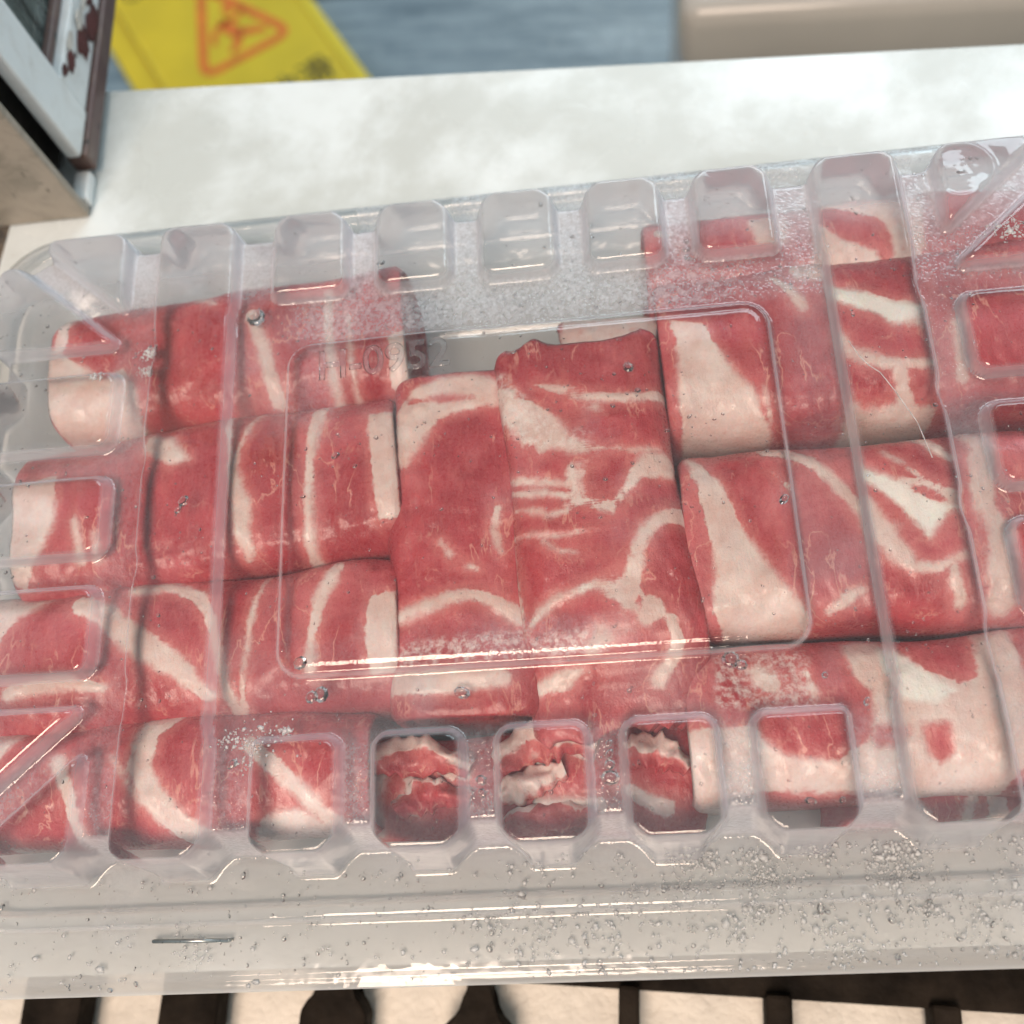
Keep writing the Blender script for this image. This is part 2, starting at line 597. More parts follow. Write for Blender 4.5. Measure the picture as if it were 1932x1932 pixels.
RV = to_cl(19, -138)[1]
b = prism_bm([cl(-40, RV + 20), cl(-40, RV), cl(700, RV), cl(700, RV + 20)], -74.2, -63)
bm_link('rail', b, M['iron'], gr, bevel=2.0, seg=2)
us = [to_cl(*at(x, 1910, -60)[:2])[0] for x in (100, 357, 630, 902, 1187, 1470, 1785)]
us.append(us[-1] + 52)
pitch = 50.0
profs = [[(RV + 2, 9.5), (RV - 8, 10.5), (RV - 80, 11)],
         [(RV + 4, 7), (RV, 9.5), (RV - 4, 10.3), (RV - 80, 11)],
         [(RV + 2, 3.4), (RV - 3, 3.4), (RV - 5.5, 5.5), (RV - 8, 9), (RV - 12, 11.5), (RV - 80, 12.5)],
         [(RV + 2, 3.8), (RV - 5, 3.8), (RV - 9, 5.0), (RV - 11.5, 9), (RV - 15, 12), (RV - 80, 13)],
         [(RV + 2, 3.4), (RV - 80, 3.6)],
         [(RV + 2, 4.2), (RV - 80, 3.8)],
         [(RV + 2, 4.5), (RV - 80, 4.0)],
         [(RV + 2, 4.5), (RV - 80, 4.0)]]
for u, p in zip(us, profs):
    gbar(u, p)
for u in (us[0], us[4], us[7]):
    x, y = cl(u, RV + 10)
    bm_link('foot', box_bm(x - 5, x + 5, y - 5, y + 5, -74.5, -69), M['iron'], gr, bevel=0.6)

# ------------------------------------------------------------------ yellow floor sign lying on the floor
PSI = math.radians(29)
SO = (-449.8, 987.6)
sg = empty('wet_floor_sign', (SO[0], SO[1], FLZ + 5.6), PSI, label='yellow wet floor warning sign lying on the blue grey floor',
           category='sign')
# local x = width, local y = up (towards the sign's top)


def sgb(name, bm, mat, bevel=0.0, parent=sg):
    return bm_link(name, bm, mat, parent, bevel=bevel)


def tapered(x0, x1, y0, y1, z0, z1, k):
    return prism_bm([(x0, y0), (x1, y0), (x1 - k, y1), (x0 + k, y1)], z0, z1)


sgb('rear_panel', tapered(-150, 92, -66, 330, 0.2, 5.5, 4), M['yellow'], 1.2)
sgb('front_panel', tapered(-115, 125, -260, 330, 6, 12, 4), M['yellow'], 1.2)
sgb('side_rim', tapered(-114, -106, -258, 328, 12.2, 15, 3), M['yellow_rim'], 0.8)
sgb('side_rim', tapered(107, 124, -258, 328, 12.2, 15, 3), M['yellow_rim'], 0.8)


def stroke_bm(pts, wd, z0, z1, closed=False, bm=None):
    bm = bm or bmesh.new()
    n = len(pts)
    P = [np.array(p, float) for p in pts]
    Ls, Rs = [], []
    for i in range(n):
        a = P[(i - 1) % n] if (closed or i > 0) else P[i]
        c = P[(i + 1) % n] if (closed or i < n - 1) else P[i]
        d = (c - a) / (np.linalg.norm(c - a) + 1e-9)
        nn = np.array([-d[1], d[0]])
        ww = wd[i] if isinstance(wd, (list, tuple)) else wd
        Ls.append(P[i] + nn * ww / 2)
        Rs.append(P[i] - nn * ww / 2)
    va = [[bm.verts.new((*q, z)) for q in side] for side in (Ls, Rs) for z in (z0, z1)]
    lb, lt, rb, rt = va
    rng = range(n) if closed else range(n - 1)
    for i in rng:
        j = (i + 1) % n
        for f in ((lt[i], lt[j], rt[j], rt[i]), (lb[i], rb[i], rb[j], lb[j]), (lb[i], lb[j], lt[j], lt[i]), (rb[j], rb[i], rt[i], rt[j])):
            bm.faces.new(f)
    if not closed:
        bm.faces.new((lb[0], lt[0], rt[0], rb[0]))
        bm.faces.new((lb[-1], rb[-1], rt[-1], lt[-1]))
    return bm


def round_poly(V, r, k=6):
    out = []
    n = len(V)
    for i in range(n):
        a, b, c = (np.array(V[(i + d) % n], float) for d in (-1, 0, 1))
        da = (a - b) / np.linalg.norm(a - b)
        dc = (c - b) / np.linalg.norm(c - b)
        p0, p2 = b + da * r, b + dc * r
        for s in np.linspace(0, 1, k):
            out.append((1 - s) ** 2 * p0 + 2 * s * (1 - s) * b + s * s * p2)
    return out


tri = round_poly([(5, 112), (-60, -36), (74, -40)], 24)
sgb('warning_triangle', stroke_bm(tri, 13, 12.1, 12.7, True), M['sign_red'])
man = bmesh.new()
stroke_bm([(14, 58), (20, 50), (14, 44)], 13, 12.1, 12.7, bm=man)
stroke_bm([(2, 38), (6, 18), (14, 2)], [14, 20, 18], 12.1, 12.7, bm=man)
stroke_bm([(14, 2), (30, -4), (48, -14)], [16, 13, 9], 12.1, 12.7, bm=man)
stroke_bm([(10, 0), (4, -14), (-10, -22)], [15, 12, 9], 12.1, 12.7, bm=man)
stroke_bm([(4, 32), (24, 30), (36, 40)], [10, 9, 7], 12.1, 12.7, bm=man)
stroke_bm([(0, 32), (-18, 20), (-24, 4)], [10, 9, 7], 12.1, 12.7, bm=man)
sgb('slipping_figure', man, M['sign_red'])


def text_mesh(name, body, size, extrude, mat, parent, loc, rot=(0, 0, 0), bevel=0.0):
    cu = bpy.data.curves.new(name, 'FONT')
    cu.body = body
    cu.size = size * MM
    cu.extrude = extrude * MM
    cu.bevel_depth = bevel * MM
    cu.bevel_resolution = 1
    cu.resolution_u = 6
    tmp = bpy.data.objects.new(name + '_src', cu)
    sc.collection.objects.link(tmp)
    dg = bpy.context.evaluated_depsgraph_get()
    dg.update()
    me = bpy.data.meshes.new_from_object(tmp.evaluated_get(dg))
    bpy.data.objects.remove(tmp)
    me.materials.clear()
    o = link(name, me, mat, parent)
    o.location = [c * MM for c in loc]
    o.rotation_euler = rot
    return o


text_mesh('lettering', '小心地滑', 50, 0.3, M['sign_black'], sg, (-105, -142, 12.5))
text_mesh('lettering', 'CAUTION', 34, 0.3, M['sign_black'], sg, (-96, 152, 12.5))

# ------------------------------------------------------------------ tan bin behind the counter
bn = empty('storage_bin', (0, 0, 0), 0, label='tan plastic bin with rounded lid standing behind the counter at right', category='bin')
bz = -210.0
BR = Matrix.Rotation(-0.085, 4, 'Z')


def binpart(name, x0, x1, y0, y1, z0, z1, bev, mat, seg=6):
    b = box_bm(x0, x1, y0, y1, z0, z1)
    bmesh.ops.bevel(b, geom=list(b.edges), offset=bev, segments=seg, affect='EDGES', profile=0.5)
    bmesh.ops.transform(b, matrix=Matrix.Translation((84, 402, 0)) @ BR, verts=b.verts)
    return bm_link(name, b, mat, bn, smooth=True)


binpart('body', 4, 420, 4, 300, FLZ + 6, bz - 40, 12, M['bin'])
binpart('lid', 0, 424, 0, 304, bz - 39, bz + 14, 13, M['bin'], 8)
binpart('lid_rim', 16, 408, 16, 288, bz + 8, bz + 17, 4, M['bin_top'], 4)

# ------------------------------------------------------------------ old painted cabinet at the left
cb = empty('painted_cabinet', (-173, 145, 0), 0, label='old cabinet with peeling pale paint and glass pane at counter corner',
           category='cabinet')


def cbp(name, x0, x1, y0, y1, z0, z1, mat, bev=1.2, parent=cb):
    o = bm_link(name, box_bm(x0 + 173, x1 + 173, y0 - 145, y1 - 145, z0, z1), mat, parent, bevel=bev, seg=2)
    return o


cbp('front_panel', -470, -172.5, 145, 149, 0.6, 330, M['cab_front'], 1.0)
cbp('carcass', -468, -186, 156, 440, 3, 328, M['cab_dark'], 1.0)
fr_ = empty('side_frame', (0, 0, 0), 0)
fr_.parent = cb
cbp('stile', -177, -171, 163, 184, 13, 330, M['cab_side'], 1.0, fr_)
cbp('stile', -177, -171, 412, 440, 13, 330, M['cab_side'], 1.0, fr_)
cbp('bottom_rail', -177.5, -171.6, 184.3, 411.7, 13, 31, M['cab_side'], 1.0, fr_)
cbp('top_rail', -177.5, -171.6, 184.3, 411.7, 305, 330, M['cab_side'], 1.0, fr_)
cbp('glazing_bead', -178.5, -175, 184.3, 411.7, 31.3, 35, M['cab_trim'], 0.8, fr_)
cbp('pane', -180.5, -178.8, 182, 414, 29, 308, M['pane'], 0.3, fr_)
cbp('bottom_trim', -178, -169.6, 164, 440, 4, 12.6, M['cab_trim'], 1.0)
cbp('corner_bracket', -178, -171.5, 149.5, 163, 0.8, 6, M['cab_side'], 1.0)
# legs carry the part of the cabinet that overhangs the counter
for lx in (-460, -436):
    for ly in (160, 420):
        cbp('leg', lx, lx + 22, ly, ly + 20, FLZ + 6, 2.6, M['cab_dark'], 1.0)


def flake_bm(cy_, cz, ry, rz, seed, x=-170.9, th=0.5):
    rg = random.Random(seed)
    n = 16
    P = []
    for i in range(n):
        a = 2 * math.pi * i / n
        k = 0.62 + 0.38 * rg.random()
        P.append((cy_ + ry * k * math.cos(a), cz + rz * k * math.sin(a)))
    b = bmesh.new()
    va = [b.verts.new((x + 173, p[0] - 145, p[1])) for p in P]
    vb = [b.verts.new((x + th + 173, (p[0] - cy_) * 0.94 + cy_ - 145, (p[1] - cz) * 0.94 + cz)) for p in P]
    b.faces.new(va[::-1])
    b.faces.new(vb)
    for i in range(n):
        j = (i + 1) % n
        b.faces.new((va[i], va[j], vb[j], vb[i]))
    return b


for (yy, zz, ry, rz, sd, mt) in ((211, 21, 9, 5.5, 1, 'rust'), (224, 17, 10, 5, 2, 'rust'), (196, 27, 6, 3, 3, 'rust'),
                                 (236, 22, 9, 5, 4, 'rust'), (217, 26, 5, 3, 5, 'flake'), (203, 30, 5, 2.2, 6, 'flake'),
                                 (189, 30, 3.5, 2.4, 7, 'rust'), (228, 25, 7, 2, 8, 'flake')):
    bm_link('bare_patch' if mt == 'rust' else 'paint_flake', flake_bm(yy, zz, ry, rz, sd, x=-171.3 if mt == 'rust' else -170.8, th=0.4),
            M[mt], cb)
# ------------------------------------------------------------------ the tray
CX, CY = -3.6, 2.0
ZL, ZF = 50.0, 29.0        # lid plateau, flange height
tray = empty('meat_tray', (CX, CY, 0), 0,
             label='clear plastic clamshell tray of sliced meat with fogged ribbed lid on the counter', category='food tray')


RING = at(1812, 320, ZL + 4.4)[:2] - np.array([CX, CY])


def lid_height(x, y):
    """height of the thermoformed lid at lid coordinates (mm), and its fog"""
    ax, ay = np.abs(x), np.abs(y)
    dout = sd_rbox(x, y, 167.0, 95.5, 20.0)
    fl_ = sstep(-5.5, 2, dout)
    hw = 3.5 + 3.0 * fl_
    d = sd_rbox(x, y, 86.6, 64.8, 5.0)

    def rmin(p, q, r):
        """intersection of two insides with a rounded corner"""
        m = np.minimum(p, q)
        rr = r - np.hypot(np.maximum(r - p, 0), np.maximum(r - q, 0))
        return np.where((p < r) & (q < r), rr, m)

    for cxn in (15.9, 47.7):
        s, _ = sd_seg(ax, ay, cxn, 60, cxn, 110)
        d = rmin(d, s - hw, 5.0)
    s, _ = sd_seg(ax, ay, 81.2, 60, 81.2, 110)
    d = rmin(d, s - hw - 1.4, 3.0)
    s, _ = sd_seg(ax, ay, 117.0, 0, 117.0, 110)
    d = np.minimum(d, s - np.maximum(hw, 4.0))
    for cyn in (16.4, 50.2):
        s, _ = sd_seg(ax, ay, 117, cyn, 190, cyn)
        d = rmin(d, s - hw, 5.0)
    s, _ = sd_seg(ax, ay, 117, 56, 176, 107)
    d = rmin(d, s - hw, 4.0)
    dcell = rmin(d, 1.6 - dout, 5.5)
    tt_ = np.clip(dcell / 2.9, 0, 1)
    raise_ = 1 - (1 - tt_) ** 2.1
    rwide = sstep(-1.0, 4.5, d)
    de = dout + 6.0 * (1 - rwide)
    wall = sstep(-2.2, 4.6, de)
    ztop = ZL + 4.4 * raise_
    pn = sd_rbox(x, y, 70.4, 50.2, 8.0)
    ztop = ztop + 2.3 * (1 - (1 - np.clip(-pn / 2.0, 0, 1)) ** 2.1) - 0.5 * np.exp(-((pn + 2.6) / 0.8) ** 2)
    ztop = ztop + 0.45 * np.exp(-((np.hypot(x - RING[0], y - RING[1]) - 9.0) / 0.75) ** 2)    # moulded ring in a corner cell
    ztop = ztop + 0.45 * NZ(x + 300, y + 300, 0, 27.0) + 0.12 * NZ(x + 300, y + 300, 1, 8.0)
    # flange with a bead and a stepped rim
    zf = ZF + 1.0 + 2.6 * sstep(10.0, 11.4, dout) * (1 - sstep(14.2, 15.6, dout))
    fo = sd_rbox(x, y + 7.25, 184.5, 119.75, 26.0)
    zf = zf - 1.0 * sstep(-3.4, -2.8, fo) + 0.18 * NZ(x + 300, y + 300, 2, 15.0)
    return ztop * (1 - wall) + zf * wall, d, dout, fo


def build_lid():
    st = 0.62
    xs = np.arange(-186, 150, st)          # the far right end lies well outside the picture but is closed all the same
    xs = np.concatenate([np.arange(-186, 186.4, st)])
    ys = np.arange(-128, 114.4, st)
    X, Y = np.meshgrid(xs, ys, indexing='ij')
    Z, d, dout, fo = lid_height(X, Y)
    # pull outside vertices of the border cells onto the outline
    eps = 0.2
    f2 = lambda a, b: sd_rbox(a, b + 7.25, 184.5, 119.75, 26.0)
    gx = (f2(X + eps, Y) - f2(X - eps, Y)) / (2 * eps)
    gy = (f2(X, Y + eps) - f2(X, Y - eps)) / (2 * eps)
    out = fo > 0
    X2 = np.where(out, X - gx * fo, X)
    Y2 = np.where(out, Y - gy * fo, Y)
    Z = np.where(out, lid_height(X2, Y2)[0], Z)
    nx, ny = X.shape
    idx = np.arange(nx * ny).reshape(nx, ny)
    q = np.stack([idx[:-1, :-1], idx[1:, :-1], idx[1:, 1:], idx[:-1, 1:]], -1).reshape(-1, 4)
    o4 = out.ravel()[q]
    q = q[~o4.all(axis=1)]
    used = np.zeros(nx * ny, bool)
    used[q.ravel()] = True
    remap = np.cumsum(used) - 1
    V = np.stack([X2.ravel(), Y2.ravel(), Z.ravel()], 1)[used]
    # condensation: on the flat plateau behind the panel, in the channels, and in soft patches
    x, y = V[:, 0], V[:, 1]
    dd = d.ravel()[used]
    pn = sd_rbox(x, y, 70.4, 50.2, 8.0)
    low = 1 - sstep(-0.4, 1.0, dd)
    nA = NZ(x + 500, y + 500, 3, 19.0) * 0.7 + NZ(x + 500, y + 500, 4, 7.0) * 0.4
    pf = sstep(0.05, 0.6, nA)
    fog = 0.85 * low * sstep(47, 54, y) * sstep(-82, -58, x) * sstep(0.0, 0.8, pn) * (1 - sstep(40, 76, x) * 0.45)
    fog = np.maximum(fog, 0.17 * low * sstep(68, 76, x) * sstep(-26, 20, y))
    fog = np.maximum(fog, 0.45 * low * sstep(62, 70, np.abs(y)) * (1 - sstep(92, 97, np.abs(y))))
    fog = np.maximum(fog, 0.24 * low * sstep(112, 114, np.abs(x)) * (1 - sstep(123, 126, np.abs(x))))
    fog = np.maximum(fog, 0.40 * pf * sstep(10, 35, y) * (1 - sstep(30, 46, x + 60)) * (pn < -1.0))
    fog = np.maximum(fog, 0.42 * sstep(-35, -42, y) * (pn < -2) * sstep(-30, -10, x) * (1 - sstep(10, 40, x)))
    fog = np.maximum(fog, 0.30 * np.exp(-((x + 80) ** 2 + (y + 66) ** 2) / 60.0))
    fog = np.maximum(fog, 0.16 * pf * low)
    # white scatter painted on the steep cell walls, standing in for their sky highlights
    zx, zy = np.gradient(Z, st, st)
    slope = np.hypot(zx, zy)
    rim = sstep(0.35, 1.6, slope).ravel()[used]
    onwall = sstep(0.5, 2.0, dout.ravel()[used])
    rim = rim * (1 - 0.55 * onwall)
    # smooth condensation film, plus painted white that brightens the rear, corner and side cells
    mist_and_light = 0.004 + 0.028 * sstep(-0.3, 0.7, nA) + 0.38 * sstep(62, 86, y) + 0.14 * sstep(132, 160, np.abs(x)) + 0.07 * sstep(-80, -95, y)
    mist_and_light = mist_and_light + 0.10 * low * (pn > 0.5) * sstep(0.0, 0.7, NZ(x + 100, y + 300, 6, 30.0)) + 0.05 * low * sstep(70, 80, x) * sstep(0, 40, y)
    mist_and_light = mist_and_light * np.where(pn < -1.0, 0.3, 1.0)
    mist_and_light = np.clip(mist_and_light, 0, 0.5) * (1 - sstep(2.0, 6.0, dout.ravel()[used]))
    return mesh_np('lid', V, remap[q].astype(np.int32), True, {'fog': fog, 'rim': rim, 'mist_and_light': mist_and_light})


lid = link('lid', build_lid(), M['lid'], tray, label='fogged clear lid with raised cells and label panel')


def rloop(hx, hy, r, z, n=30, oy=0.0):
    P = []
    for (sx, sy, a0) in ((1, -1, -90), (1, 1, 0), (-1, 1, 90), (-1, -1, 180)):
        for k in range(n):
            a = math.radians(a0 + 90.0 * k / (n - 1))
            P.append((sx * (hx - r) + r * math.cos(a), sy * (hy - r) + r * math.sin(a) + oy, z))
    return P


loops = [rloop(185.0, 120.3, 26, 27.6, oy=-7.25), rloop(184.9, 120.2, 26, 28.6, oy=-7.25), rloop(183.0, 118.0, 25, 28.8, oy=-7.25),
         rloop(168, 96.5, 18, 28.6), rloop(165.5, 94.0, 17, 27.4), rloop(162.5, 91.0, 16, 22.5), rloop(160.5, 89.2, 16, 22.0),
         rloop(158.5, 87.0, 15.5, 15.5), rloop(156.5, 85.2, 15.5, 15.0), rloop(154.0, 82.8, 15, 8.5), rloop(152.0, 81.0, 15, 8.0),
         rloop(149, 78, 15, 2.4), rloop(145, 74, 14, 1.0), rloop(120, 52, 12, 1.2), rloop(60, 20, 8, 1.2)]
V = [p for l in loops for p in l]
n0 = len(loops[0])
F = []
for i in range(len(loops) - 1):
    for j in range(n0):
        k = (j + 1) % n0
        F.append((i * n0 + j, i * n0 + k, (i + 1) * n0 + k, (i + 1) * n0 + j))
F.append(tuple((len(loops) - 1) * n0 + j for j in range(n0)))
link('base', mesh_np('base', V, F, True), M['base'], tray, label='milky plastic base of the tray with stepped sides')

# embossed marking on the label panel and the moulded ring in the corner cell
lx, ly, _ = at(597, 716, ZL + 2.6)
rx, ry, _ = at(820, 690, ZL + 2.6)
letters = text_mesh('embossed_lettering', 'H-0952', 13.0, 0.10, M['emboss'], lid, (lx - CX, ly - CY, ZL + 2.35),
                    (0, 0, math.atan2(ry - ly, rx - lx)), bevel=0.2)
# staple through the front flange
s0, s1 = at(291, 1776, ZF + 2), at(432, 1774, ZF + 2)
bm = bmesh.new()


def rod(bm, p, q, r, n=8):
    p, q = np.array(p, float), np.array(q, float)
    d = (q - p) / np.linalg.norm(q - p)
    a = np.cross(d, (0, 0, 1.0))
    if np.linalg.norm(a) < 1e-3:
        a = np.array([1.0, 0, 0])
    a /= np.linalg.norm(a)
    b = np.cross(d, a)
    A = [bm.verts.new(p + r * (a * math.cos(t) + b * math.sin(t))) for t in np.linspace(0, 2 * math.pi, n, endpoint=False)]
    B = [bm.verts.new(q + r * (a * math.cos(t) + b * math.sin(t))) for t in np.linspace(0, 2 * math.pi, n, endpoint=False)]
    for i in range(n):
        bm.faces.new((A[i], A[(i + 1) % n], B[(i + 1) % n], B[i]))
    bm.faces.new(A[::-1])
    bm.faces.new(B)


zt = ZF + 2.3
o3 = np.array([CX, CY, 0])
pa, pb = np.array([s0[0], s0[1], zt]) - o3, np.array([s1[0], s1[1], zt]) - o3
rod(bm, pa, pb, 0.55)
rod(bm, pa + (0, 0, 0.2), pa + (0.2, 0, -4.0), 0.5)
rod(bm, pb + (0, 0, 0.2), pb + (-0.2, 0, -4.0), 0.5)
bm_link('staple', bm, M['steel'], tray, smooth=True, label='thin steel staple through the front flange')

# ------------------------------------------------------------------ meat rolls
ZP = 44.0      # height at which the patterns were measured


def W(pts, z=ZP):
    return np.array([at(p[0], p[1], z)[:2] for p in pts])


def c4(pts):   # crop origin (1000, 950)
    return [(628.9 + p[0] * 0.3581, 597.5 + p[1] * 0.3581) + tuple(p[2:]) for p in pts]


def c5(pts):   # crop origin (1972, 950)
    return [(1240.2 + p[0] * 0.3581, 597.5 + p[1] * 0.3581) + tuple(p[2:]) for p in pts]


def c3(pts):   # crop origin (1972, 0)
    return [(1240.2 + p[0] * 0.3581, p[1] * 0.3581) + tuple(p[2:]) for p in pts]


def c7(pts):   # crop origin (1000, 2000)
    return [(628.9 + p[0] * 0.3581, 1257.8 + p[1] * 0.3581) + tuple(p[2:]) for p in pts]


def cs(pts, k=0.3581):
    return [(p[0], p[1], p[2] * k) for p in pts]


PXMM = 0.150   # mm per px of the 1932 frame on the meat


def eval_shapes(x, y, shapes, zp):
    sd = np.full(x.shape, -8.0)
    for kind, pts in shapes:
        if kind in ('poly', 'cut'):
            s = sd_poly(x, y, W([p[:2] for p in pts], zp))
            sd = np.maximum(sd, s) if kind == 'poly' else np.minimum(sd, -s)
        else:
            P = W([p[:2] for p in pts], zp)
            wv = [p[2] * PXMM * 0.5 for p in pts]
            for i in range(len(P) - 1):
                s, t = sd_seg(x, y, P[i][0], P[i][1], P[i + 1][0], P[i + 1][1])
                s = (wv[i] * (1 - t) + wv[i + 1] * t) - s
                sd = np.maximum(sd, s) if kind == 'line' else np.minimum(sd, -s)
    return sd


def make_roll(name, A, B, width, z0, z1, shapes, label, tendon=(), frost=(), grooves=(), n=2.7, seed=0, zp=ZP, wvar=0.05,
              sag=0.0, ragged=0.0, taper=(1.0, 1.0), group=None):
    """a rolled or folded slice lying along A->B, with coiled open ends"""
    A, B = np.array(A, float), np.array(B, float)
    L = np.linalg.norm(B - A)
    ax = (B - A) / L
    nrm = np.array([-ax[1], ax[0]])
    hw, hh = width / 2, (z1 - z0) / 2
    zc = (z0 + z1) / 2
    # angles: dense over the top, sparse underneath
    th = np.concatenate([np.linspace(-0.35, math.pi + 0.35, 120), np.linspace(math.pi + 0.35, 2 * math.pi - 0.35, 24)[1:-1]])
    caps = 7
    ns = max(24, int(L / 0.75))
    s = np.linspace(0, 1, ns)
    rows = []      # (s, radius scale, inset)
    for k in range(caps, 0, -1):          # coiled end: rings stepping in and out like the edges of the slice
        rows.append((0.0, 0.12 + 0.80 * (caps - k) / (caps - 1), 2.2 + (2.4 if k % 2 else 0.0)))
    for v in s:
        e = min(v, 1 - v) * L
        rows.append((v, 1 - 0.10 * max(0, 1 - e / 3.0) ** 2, 0.0))
    for k in range(1, caps + 1):
        rows.append((1.0, 0.92 - 0.80 * (k - 1) / (caps - 1), 2.2 + (2.4 if k % 2 else 0.0)))
    ct, st_ = np.cos(th), np.sin(th)
    cu = np.sign(ct) * np.abs(ct) ** (2 / n)
    su = np.sign(st_) * np.abs(st_) ** (2 / n)
    T = len(th)
    V = np.zeros((len(rows), T, 3))
    for i, (v, rs, ins) in enumerate(rows):
        pos = v * L
        if ins:
            pos = ins if v == 0 else L - ins
        wk = taper[0] * (1 - v) + taper[1] * v
        kk = rs * (1 + wvar * NZ(np.array([pos / 30 + seed * 3.1]), np.array([seed * 1.7]), 5)[0])
        off = cu * hw * kk * wk
        zz = zc + su * hh * (1 - 0.4 * (1 - rs)) * (rs if ins else 1) - sag * sstep(0.72, 0.90, np.array(v))
        off = off + 1.3 * NZ(np.full(T, pos / 22 + seed), th * 1.4 + seed, 6)
        zz = zz + 0.9 * NZ(np.full(T, pos / 16 + seed * 2), off / 13 + 9, 7) * np.clip(su, 0, 1)
        p2 = pos
        if ragged and (ins or min(v, 1 - v) * L < 12):
            e = 1 if ins else 1 - min(v, 1 - v) * L / 12
            p2 = pos + ragged * e * NZ(th * 4 + seed * 5, np.full(T, seed * 2.3), 2) * (1 if v < .5 else -1)
        V[i, :, 0] = A[0] + ax[0] * p2 + nrm[0] * off
        V[i, :, 1] = A[1] + ax[1] * p2 + nrm[1] * off
        V[i, :, 2] = zz
    V = V.reshape(-1, 3)
    x, y = V[:, 0], V[:, 1]
    # shift the pattern down the flanks so that it follows the curved skin
    fat = eval_shapes(x, y, shapes, zp)
    ten = eval_shapes(x, y, tendon, zp) if tendon else np.full(x.shape, -8.0)
    fr_ = sstep(-1.5, 1.0, eval_shapes(x, y, frost, zp)) if frost else np.zeros(x.shape)
    top = V[:, 2] > zc
    # fat stands a little proud of the lean, and the cut faces are wrinkled
    rel = 0.45 * sstep(-0.8, 1.2, fat) + 0.30 * NZ(x + 300, y + 300, 1, 3.4) + 0.16 * NZ(x + 300, y + 300, 2, 1.7)
    rel = rel + 0.25 * NZ((x + y * 0.3) + 300, y * 0.25 + 300, 4, 2.4)
    V[:, 2] += np.where(top, rel, 0)
    for pts, depth, gw in grooves:
        P = W([p[:2] for p in pts], zp)
        g = np.zeros(x.shape)
        for i in range(len(P) - 1):
            sd, t = sd_seg(x, y, P[i][0], P[i][1], P[i + 1][0], P[i + 1][1])
            cr = (P[i + 1][0] - P[i][0]) * (y - P[i][1]) - (P[i + 1][1] - P[i][1]) * (x - P[i][0])
            side = np.sign(cr) * sd
            inside = (t > 0.001) & (t < 0.999)
            # the upper slice ends here: a short step down on one side, fading away over a few mm
            prof = np.where(side > 0, np.exp(-(sd / (gw * 3.5))), -np.exp(-(sd / gw)))
            g = np.where(inside & (np.abs(prof) > np.abs(g)), prof, g)
        V[:, 2] += np.where(top, g * depth, 0)
    nr = len(rows)
    idx = np.arange(nr * T).reshape(nr, T)
    a = idx[:-1]
    b = idx[1:]
    q = np.stack([a, np.roll(a, -1, 1), np.roll(b, -1, 1), b], -1).reshape(-1, 4)
    # swap winding so normals point outward
    q = q[:, ::-1]
    c0, c1 = len(V), len(V) + 1
    V = np.vstack([V, V[idx[0]].mean(0), V[idx[-1]].mean(0)])
    fat = np.append(fat, [fat[0], fat[idx[-1][0]]])
    ten = np.append(ten, [-8, -8])
    fr_ = np.append(fr_, [0, 0])
    quads = q
    tri0 = [(c0, idx[0][j], idx[0][(j + 1) % T]) for j in range(T)]
    tri1 = [(c1, idx[-1][(j + 1) % T], idx[-1][j]) for j in range(T)]
    tri = np.array(tri0 + tri1)
    tq = np.concatenate([tri, tri[:, 2:3]], 1)
    me = bpy.data.meshes.new(name)
    # mixed quads / triangles
    faces = quads.tolist() + tri.tolist()
    org = np.array([(A[0] + B[0]) / 2, (A[1] + B[1]) / 2, z0])
    me.from_pydata(((V - org) * MM).tolist(), [], faces)
    for an, av in (('fat', fat), ('tendon', ten), ('frost', fr_)):
        at_ = me.attributes.new(an, 'FLOAT', 'POINT')
        at_.data.foreach_set('value', av.astype(np.float32))
    me.polygons.foreach_set('use_smooth', np.ones(len(me.polygons), dtype=bool))
    me.update()
    o = link(name, me, M['meat'], None, label=label, category='meat roll', group=group or 'rolled meat slices in the tray')
    o.location = org * MM
    return o


